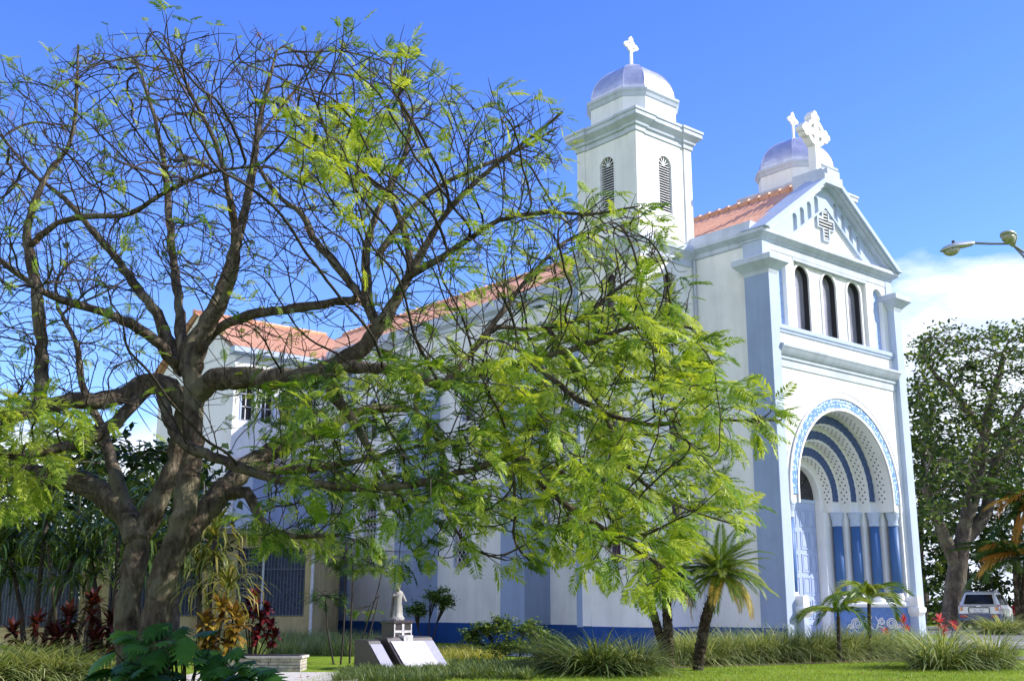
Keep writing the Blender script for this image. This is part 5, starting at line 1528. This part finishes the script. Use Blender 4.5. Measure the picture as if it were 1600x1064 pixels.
# ------------------------------------------------------------------ memorial and statue
def memorial():
    b = G(628, 1044); D = b.y
    t = empty('memorial', b, 'granite memorial of slanting slabs around a dark square pedestal', 'memorial', ROT)
    GR = flat('polished_pale_granite', (0.58,0.56,0.56), 0.35, var=0.4, scale=14); GD = flat('dark_granite', (0.05,0.04,0.04), 0.35, var=0.4, scale=25); GM = flat('grey_lilac_granite', (0.36,0.35,0.42), 0.4, var=0.15, scale=30)
    def slab(x0, x1, yt, yb, zt, th, bend=0.12):
        # leaning slab: side outline in (y,z), swept over x
        q = [(yb, 0), (yt, zt-bend), (yt+0.06, zt-0.03), (yt+0.18, zt), (yt+0.18+th, zt), (yt+0.18+th, 0)]
        m = MB(); m.loops([[(x0, y, z) for y, z in q], [(x1, y, z) for y, z in q]]); return m
    slab(-0.62, 0.80, -0.25, -0.98, 0.80, 0.45).build('back_slab', GD, t)
    m = MB(); q = [(-1.0,0.01),(-0.262,0.68),(-0.25,0.685),(-0.985,0.0)]
    m.loops([[(-0.55, y-0.012, z+0.012) for y, z in q], [(0.5, y-0.012, z+0.012) for y, z in q]]); m.build('white_plate', GR, t)
    m = MB(); m.loops([[(0.505, y-0.010, z+0.010) for y, z in q], [(0.795, y-0.010, z+0.010) for y, z in q]]); m.build('lilac_plate', GM, t)
    slab(-1.16, -0.80, -0.20, -0.85, 0.74, 0.5).build('side_slab', GD, t)
    m = MB(); q2 = [(-0.87,0.01),(-0.212,0.62),(-0.20,0.625),(-0.858,0.0)]
    m.loops([[(-1.155, y-0.012, z+0.012) for y, z in q2], [(-0.805, y-0.012, z+0.012) for y, z in q2]]); m.build('side_plate', GM, t)
    MB().profile(rect(-0.28,0.28,0.0,0.56), [(0,0),(0,1.12),(0.03,1.14),(0.03,1.19),(-0.02,1.215)]).build('pedestal', GD, t)
    m = MB()
    m.box(-0.035,0.035,-0.02,-0.002,0.72,1.12); m.box(-0.28,0.28,-0.017,-0.002,0.90,0.96); m.box(-0.28,-0.25,-0.014,-0.002,0.70,1.12); m.box(0.25,0.28,-0.014,-0.002,0.70,1.12)
    m.build('cross_inlay', GR, t)
    MB().box(-0.14, 0.14, -0.27, -0.002, 0.70, 0.84).build('white_step', GR, t)
    # statue of a robed figure
    s = empty('stone_statue', b + UF*0.0 + US*0.28 + Vector((0,0,1.215)), 'weathered white stone statue of a robed figure on the dark pedestal', 'statue', ROT)
    s.scale = (0.9, 0.9, 0.9)
    STN = paint('weathered_statue_stone', (0.36,0.345,0.31), dirt=0.4, bmp=0.4)
    # robe: folded lathe, continuous up to the head
    prof = [(0.20,0.0),(0.205,0.06),(0.17,0.10),(0.165,0.14),(0.15,0.25),(0.135,0.38),(0.12,0.50),(0.115,0.58),(0.125,0.66),(0.14,0.74),(0.145,0.79),(0.11,0.835),(0.055,0.86),(0.048,0.885),(0.062,0.91),(0.076,0.95),(0.078,0.99),(0.066,1.03),(0.035,1.06),(0.004,1.07)]
    m = MB(); rings = []
    for r, z in prof:
        ring = []
        for k in range(28):
            a = 2*math.pi*k/28; fold = 1 + (0.10*math.sin(6*a+z*3) + 0.05*math.sin(11*a)) * (1 if z < 0.62 else 0.0)*(1.0 - z*0.7)
            ox = 0.02*math.sin(z*3); oy = -0.02*math.sin(z*2.5)
            ring.append((ox + r*fold*math.cos(a)*1.08, oy + r*fold*math.sin(a)*(0.72 if 0.1 < z < 0.85 else 0.95), z))
        rings.append(ring)
    m.loops(rings)
    # arms: right one bent forward holding a fold of cloth, left one raised to the chest
    m.tube([(0.12,-0.02,0.79),(0.185,-0.05,0.66),(0.20,-0.13,0.55),(0.185,-0.19,0.53)], [0.048,0.045,0.036,0.022], 10)
    m.tube([(-0.12,-0.02,0.79),(-0.18,-0.06,0.67),(-0.09,-0.16,0.70),(-0.02,-0.19,0.76)], [0.048,0.045,0.034,0.02], 10)
    body = m.build('figure', STN, s, smooth=True)
    m = MB()
    m.sphere((0.03,-0.095,0.965), 0.013, 0.02, 0.018, 8, 6)
    m.build('nose', STN, body, smooth=True)
    m = MB()
    for sx in (-1,1): m.sphere((0.028+sx*0.028,-0.088,0.985), 0.012, 0.008, 0.006, 8, 6)
    m.build('eyes', flat('carved_eye', (0.35,0.34,0.32), 0.9), body)  # eyes in one even grey, close to the stone colour
    m = MB(); m.loops([[(-0.14,0.05,0.8),(0.15,0.05,0.8),(0.10,0.10,0.75),(-0.10,0.10,0.75)], [(-0.22,0.06,0.1),(0.20,0.06,0.1),(0.14,0.16,0.1),(-0.16,0.16,0.1)]]); m.build('cloak', STN, s, smooth=False)
    m = MB()
    m.tube([(-0.06,-0.10,0.84),(-0.11,-0.16,0.92),(-0.12,-0.15,1.0)], [0.05,0.055,0.03], 9); m.sphere((-0.12,-0.15,1.01), 0.05, 0.05, 0.055, 10, 8)
    m.build('carried_child', STN, s, smooth=True)
    rg = random.Random(6); m = MB(); m.lathe((0,0,0), [(0.19,-0.01),(0.2,0.05),(0.12,0.1)], 14)
    for i in range(16):
        a = rg.uniform(0,6.28); m.sphere((0.17*math.cos(a), 0.17*math.sin(a), rg.uniform(0.0,0.06)), rg.uniform(0.035,0.06), n=8, m=5)
    m.build('rock_base', STN, s, smooth=True)
memorial()
# ------------------------------------------------------------------ street lamp (two heads, post outside the frame)
def lamp():
    D = 20.0; base = Vector((P(1672, 440, D).x, D, 0))
    t = empty('street_lamp', base, 'grey street lamp with two rounded heads against the cloud', 'street lamp')
    top = P(1672, 440, D) - base
    POLE = flat('galvanised_pole', (0.25,0.26,0.28), 0.45, 0.5)
    MB().tube([(0,0,0),(0,0,3),(0,0,top.z+0.3)], [0.10,0.085,0.06], 12).build('pole', POLE, t, smooth=True)
    def head(name, c, back, a_pts, L_):
        ax = (c - back).normalized(); sd_ = ax.cross(Vector((0,0,1))).normalized(); up = sd_.cross(ax)
        # housing: cross-sections along the axis (length, half width, top, bottom)
        prof = [(-0.02,0.03,0.03,-0.03),(0.06,0.05,0.05,-0.05),(0.2,0.085,0.07,-0.05),(0.36,0.13,0.085,-0.04),(0.52,0.15,0.085,-0.035),(0.68,0.12,0.055,-0.03),(0.76,0.05,0.015,-0.02),(0.775,0.01,0.0,-0.01)]
        rings = []
        for l, w, zt, zb in prof:
            q = back + ax*(l*L_/0.775); ring = []
            for k in range(16):
                a = 2*math.pi*k/16; y = math.cos(a)*w; z = math.sin(a)*(zt if math.sin(a) > 0 else -zb)
                ring.append(q + sd_*y + up*z)
            rings.append(ring)
        m = MB(); m.loops(rings); h = m.build(name, flat('lamp_housing', (0.42,0.44,0.48), 0.4, 0.3) if 'lamp_housing' not in bpy.data.materials else bpy.data.materials['lamp_housing'], t, smooth=True)
        rings = []
        for i in range(7):
            u = math.pi/2*i/6; k_ = max(math.cos(u), 0.02)
            q = back + ax*(0.52*L_/0.775) - up*(0.03 + 0.115*math.sin(u))
            rings.append([q + ax*math.cos(2*math.pi*k/16)*0.19*k_*L_/0.775 + sd_*math.sin(2*math.pi*k/16)*0.125*k_ for k in range(16)])
        m = MB(); m.loops(rings); m.build('lamp_bowl', flat('prismatic_lamp_glass', (0.36,0.35,0.28), 0.25, 0.0, 0.5, 40) if 'prismatic_lamp_glass' not in bpy.data.materials else bpy.data.materials['prismatic_lamp_glass'], h, smooth=True)
        m = MB(); q = back + ax*(0.42*L_/0.775) + up*0.07; m.tube([q, q + up*0.05], 0.033, 10); m.tube([q+up*0.05, q+up*0.065], 0.026, 10); m.build('photocell', BLACK, h)
        MB().tube(a_pts, 0.024, 8).build('arm', POLE, t, smooth=True)
    c = P(1466, 393, D) - base; bk = P(1521, 380, D) - base
    head('lamp_head', c, bk, [bk, P(1545,381,D)-base, P(1580,381,D)-base, P(1612,402,D)-base, P(1668,452,D)-base], 0.66)
    bk2 = P(1584, 384, D+0.05) - base; c2 = bk2 + Vector((-0.36,-0.52,0.10))
    head('lamp_head', c2, bk2, [bk2, P(1597,398,D)-base, P(1625,430,D)-base, P(1668,490,D)-base], 0.66)
lamp()
# ------------------------------------------------------------------ parked car
def car():
    az = R(31); D = 53.0
    rear = Vector(((1528-800)/1803*D, D, 0))
    fw = Vector((math.sin(az), math.cos(az), 0)); rt = Vector((math.cos(az), -math.sin(az), 0))
    org = rear + fw*0.1; org.z = ground_z(org.x, org.y) + 0.02
    t = empty('parked_car', org, 'silver sport utility car with dark blue lower body seen from behind under the tree', 'car', -az)
    # local: x right, y forward, z up. rear bumper at y=0
    SIL = flat('silver_car_paint', (0.62,0.64,0.67), 0.25, 0.3, 0.04, 3); BLU = flat('dark_blue_cladding', (0.05,0.07,0.16), 0.45, 0.0, 0.1)
    GL = flat('tinted_car_glass', (0.01,0.012,0.016), 0.08, spec=0.35)
    L_ = 4.45; hw = 0.91
    def sec(y, zb, zs, zr, wr, w=hw):
        """cross-section ring: sill, shoulder, roof"""
        return [(-w*0.96,y,zb),(-w,y,zb+0.15),(-w,y,zs-0.12),(-w*0.975,y,zs),(-wr,y,zr-0.06),(-wr*0.86,y,zr),(wr*0.86,y,zr),(wr,y,zr-0.06),(w*0.975,y,zs),(w,y,zs-0.12),(w,y,zb+0.15),(w*0.96,y,zb)]
    m = MB()
    m.loops([sec(0.10,0.55,0.98,1.02,0.80,0.84), sec(0.06,0.50,1.02,1.08,0.80,0.88), sec(0.14,0.46,1.06,1.14,0.79,0.905), sec(0.45,0.42,1.08,1.62,0.66), sec(0.62,0.40,1.08,1.69,0.66), sec(1.2,0.38,1.07,1.73,0.67), sec(2.1,0.38,1.05,1.73,0.66), sec(2.6,0.38,1.03,1.66,0.64), sec(3.25,0.38,1.01,1.10,0.76), sec(3.9,0.40,0.95,1.03,0.76), sec(4.3,0.46,0.84,0.90,0.70,0.86), sec(4.42,0.52,0.76,0.80,0.66,0.80)])
    body = m.build('body', SIL, t, smooth=False)
    bv = body.modifiers.new('bevel', 'BEVEL'); bv.width = 0.05; bv.segments = 3; bv.limit_method = 'ANGLE'; bv.angle_limit = R(25)
    m = MB(); m.loops([[(-0.66,0.11,1.15),(0.66,0.11,1.15),(0.56,0.38,1.58),(-0.56,0.38,1.58)], [(-0.62,0.22,1.19),(0.62,0.22,1.19),(0.54,0.47,1.57),(-0.54,0.47,1.57)]]); m.build('rear_window', GL, t)
    for s in (-1, 1):
        m = MB()
        for ya, yb in ((0.62,1.15),(1.2,2.05),(2.12,2.95)):
            za = 1.56 if ya > 0.6 else 1.5; zb_ = 1.58 if yb < 2.5 else 1.22
            q = [(s*0.905,ya,1.12),(s*0.90,yb,1.12),(s*0.72,min(yb,2.6) if yb > 2.5 else yb,1.58),(s*0.73,ya+0.05,1.58)]
            m.loops([q, [(x - s*0.05, y, z) for x, y, z in q]])
        m.build('side_windows', GL, t)
        lt_ = MB(); lt_.loops([[(s*0.70,0.085,0.86),(s*0.885,0.10,0.86),(s*0.86,0.13,1.10),(s*0.72,0.12,1.10)], [(s*0.74,0.2,0.86),(s*0.925,0.30,0.86),(s*0.91,0.33,1.10),(s*0.76,0.2,1.10)]])
        lg = lt_.build('tail_light', flat('red_lens', (0.42,0.015,0.02), 0.2) if 'red_lens' not in bpy.data.materials else bpy.data.materials['red_lens'], t)
        x_, y_ = sorted((s*0.70, s*0.80))
        MB().box(x_, y_, 0.068, 0.10, 0.88, 1.0).build('indicator', flat('amber_lens', (0.65,0.25,0.04), 0.2) if 'amber_lens' not in bpy.data.materials else bpy.data.materials['amber_lens'], lg)
        a, b_ = sorted((s*0.52, s*0.82)); MB().box(a, b_, -0.045, 0.0, 0.56, 0.65).build('bumper_light', bpy.data.materials['red_lens'], t)
        m = MB(); m.tube([(s*0.60,0.7,1.73),(s*0.60,0.85,1.79),(s*0.60,2.2,1.78),(s*0.60,2.35,1.71)], 0.018, 6); m.build('roof_rail', BLU, t)
        for y in (0.95, 3.55):
            w = MB(); w.tube([(s*0.72,y,0.36),(s*0.90,y,0.36)], 0.36, 24); w.tube([(s*0.905,y,0.36),(s*0.915,y,0.36)], 0.34, 24)
            wo_ = w.build('wheel', flat('tyre_rubber', (0.015,0.015,0.015), 0.9) if 'tyre_rubber' not in bpy.data.materials else bpy.data.materials['tyre_rubber'], t)
            r_ = MB(); r_.tube([(s*0.90,y,0.36),(s*0.925,y,0.36)], 0.23, 18); r_.build('rim', flat('alloy_rim', (0.5,0.5,0.52), 0.35, 0.8) if 'alloy_rim' not in bpy.data.materials else bpy.data.materials['alloy_rim'], wo_)
        m = MB(); x0, x1 = sorted((s*0.90, s*0.935)); m.box(x0, x1, 0.3, 0.52, 0.34, 0.62); m.box(x0, x1, 1.36, 3.14, 0.34, 0.58); m.box(x0, x1, 3.96, 4.3, 0.36, 0.6); m.build('side_cladding', BLU, t)
    m = MB(); m.loops([[(-0.90,-0.02,0.40),(0.90,-0.02,0.40),(0.91,-0.035,0.56),(0.90,0.0,0.72),(-0.90,0.0,0.72),(-0.91,-0.035,0.56)], [(-0.92,0.30,0.40),(0.92,0.30,0.40),(0.93,0.30,0.56),(0.92,0.30,0.72),(-0.92,0.30,0.72),(-0.93,0.30,0.56)]]); m.build('rear_bumper', BLU, t)
    MB().box(-0.80, 0.80, 0.1, 4.2, 0.24, 0.42).build('underbody', BLACK, t)
    m = MB(); m.panel([[(-0.46,0.74),(0.46,0.74),(0.46,0.98),(0.42,1.01),(-0.42,1.01),(-0.46,0.98)], [(-0.43,0.76),(0.43,0.76),(0.43,0.965),(0.41,0.98),(-0.41,0.98),(-0.43,0.965)]], 0.028, 0.07, frF); m.build('plate_surround', BLACK, t)
    pl = MB().box(-0.22, 0.16, 0.015, 0.05, 0.80, 0.95).build('number_plate', flat('plate_white', (0.75,0.76,0.78), 0.4, var=0.03), t)
    cu = bpy.data.curves.new('plate_text', 'FONT'); cu.body = 'BCL 386'; cu.size = 0.105; cu.extrude = 0.001; cu.align_x = 'CENTER'
    to = bpy.data.objects.new('plate_text', cu); S.collection.objects.link(to)
    dg = bpy.context.evaluated_depsgraph_get(); me = bpy.data.meshes.new_from_object(to.evaluated_get(dg)); bpy.data.objects.remove(to)
    tx = bpy.data.objects.new('plate_lettering', me); S.collection.objects.link(tx); me.materials.clear(); me.materials.append(flat('plate_ink', (0.04,0.06,0.20), 0.5)); tx.parent = pl; tx.location = (-0.03, 0.012, 0.84); tx.rotation_euler = (R(90), 0, 0)
    MB().box(-0.09, 0.09, 0.04, 0.08, 1.03, 1.07).build('tailgate_handle', SIL, t)
    MB().tube([(-0.02,0.36,1.45),(0.28,0.20,1.22)], 0.012, 5).build('rear_wiper', BLACK, t)
car()
# ------------------------------------------------------------------ trees at the right behind the church
FARL = leafmat('far_tree_leaf', (0.022,0.05,0.014), (0.065,0.12,0.025), 0.4, 0.45, attr=True, c2=(0.19,0.25,0.06))
FARB = barkmat('far_tree_bark', (0.045,0.037,0.032), (0.11,0.09,0.078), (0.22,0.19,0.165), 2.0, 0.8)
def big_tree(name, label, D, base_px, limbs, crown, natt, spread, seed, leafL=0.26, per=5, mat=None, zb=0.4, step=0.42, tip=0.02, keep=1.0):
    random.seed(seed)
    b = Vector(((base_px-800)/1803*D, D, zb)); b.z = ground_z(b.x, b.y)
    t = empty(name, b, label, 'tree'); nodes = []; parent = []; fr = []; mb = MB()
    for pl in limbs:
        pts = [(P(x, y, D + dd) - b, r*D/1803) for x, y, dd, r in pl]
        if pl is limbs[0]: pts[0] = (Vector((pts[0][0].x, 0, -0.2)), pts[0][1])
        cm = catmull(pts, 0.3); mb.tube([q for q,_ in cm], [r*(1+random.uniform(-.06,.06)) for _,r in cm], 12, jit=0.05)
        k = len(nodes)
        for i, (q, r) in enumerate(cm): nodes.append(q); parent.append(k+i-1 if i else -1); fr.append(r)
    fn = len(nodes); attr = []
    xs = [q[0] for q in crown]; ys = [q[1] for q in crown]
    while len(attr) < natt:
        x = random.uniform(min(xs), max(xs)); y = random.uniform(min(ys), max(ys))
        if in_poly(x, y, crown): attr.append(P(x, y, D + random.gauss(0, spread)) - b)
    dirs = colonize(nodes, parent, fr, attr, step, 7.0, 0.55, 70, inertia=0.7, jit=0.22)
    r, ch = radii(nodes, parent, fr, tip, 2.3)
    tw = MB(); twig_mesh(tw, nodes, parent, r, ch, fn)
    mb.build('trunk', FARB, t, smooth=True); tw.build('branches', FARB, t, smooth=True, fixn=False)
    rg = random.Random(seed); cs = []
    for i in range(fn, len(nodes)):
        if r[i] > tip*2.6: continue
        n = per if not ch[i] else per//3
        if rg.random() > keep: continue
        for _ in range(n): cs.append(nodes[i] + Vector((rg.gauss(0,.28), rg.gauss(0,.28), rg.gauss(0,.16))))
    V, F, T = leaf_quads(cs, leafL, rg, 0.6)
    mesh_np('foliage', V, F, mat or FARL, t, T)
big_tree('shade_tree', 'tall spreading shade tree with forked pale trunk behind the parked car', 58, 1488, [
    [(1490,985,0,20),(1490,940,0,16),(1496,890,0,15),(1503,850,0,13),(1510,810,0,10),(1522,770,0,12),(1530,730,0,11),(1538,690,0,9),(1545,640,0.3,7),(1560,590,0.5,5),(1570,545,0.5,3)],
    [(1496,885,0,11),(1480,850,-0.3,10),(1468,820,-0.5,8),(1455,790,-0.8,8),(1445,760,-1,5)],
    [(1505,848,0,10),(1538,805,0.3,10),(1548,760,0.4,9),(1560,715,0.6,9),(1590,680,0.8,6),(1620,650,1,4)],
    [(1540,680,0,7),(1510,640,-0.3,6),(1490,610,-0.5,5),(1465,590,-0.7,4),(1445,560,-0.8,2.5)],
    [(1538,690,0,6),(1580,660,0.5,5),(1610,610,1,3)]],
    [(1424,560),(1432,525),(1470,510),(1520,515),(1560,508),(1620,512),(1680,540),(1690,700),(1600,800),(1560,770),(1500,790),(1440,850),(1424,700)], 1400, 2.8, 91, 0.30, 14, keep=0.92)
def simple_tree(label, D, px, topy, w, seed, natt=230, per=9, mat=None, bot=None):
    top = topy; by = 965
    bt = bot or (top + (by-top)*0.75)
    big_tree('background_tree', label, D, px, [[(px,985,0,9),(px+4,930,0,8),(px-3,860,0,6),(px+5,top+70,0,3)]],
        [(px-w,bt),(px-w*1.05,top+(bt-top)*0.5),(px-w*0.6,top+12),(px,top),(px+w*0.6,top+16),(px+w,top+(bt-top)*0.5),(px+w,bt)], natt, 2.0, seed, 0.42, per, mat)
DKL = leafmat('dark_tree_leaf', (0.012,0.032,0.010), (0.035,0.07,0.016), 0.3, 0.45, attr=True, c2=(0.09,0.13,0.03))
simple_tree('dark leafy tree standing against the church corner', 68, 1440, 600, 46, 101, 420, 15, DKL, 970)
simple_tree('dark leafy tree behind the pale forked trunk', 72, 1508, 690, 52, 102, 330, 14, DKL, 985)
simple_tree('dark leafy tree beyond the feather palm', 74, 1590, 660, 62, 103, 380, 14, DKL, 985)
simple_tree('dark leafy tree outside the right edge behind the palm', 70, 1680, 640, 60, 104, 300, 13, DKL, 985)
simple_tree('dark bushy tree at the left edge before the yellow house', 40, -10, 690, 95, 105, 260, 15, DKL, 890)
simple_tree('dark bushy tree between the left edge and the big trunk', 41, 140, 660, 100, 106, 300, 15, DKL, 880)
simple_tree('dark bushy tree right behind the big trunk', 42, 270, 690, 85, 107, 260, 15, DKL, 900)
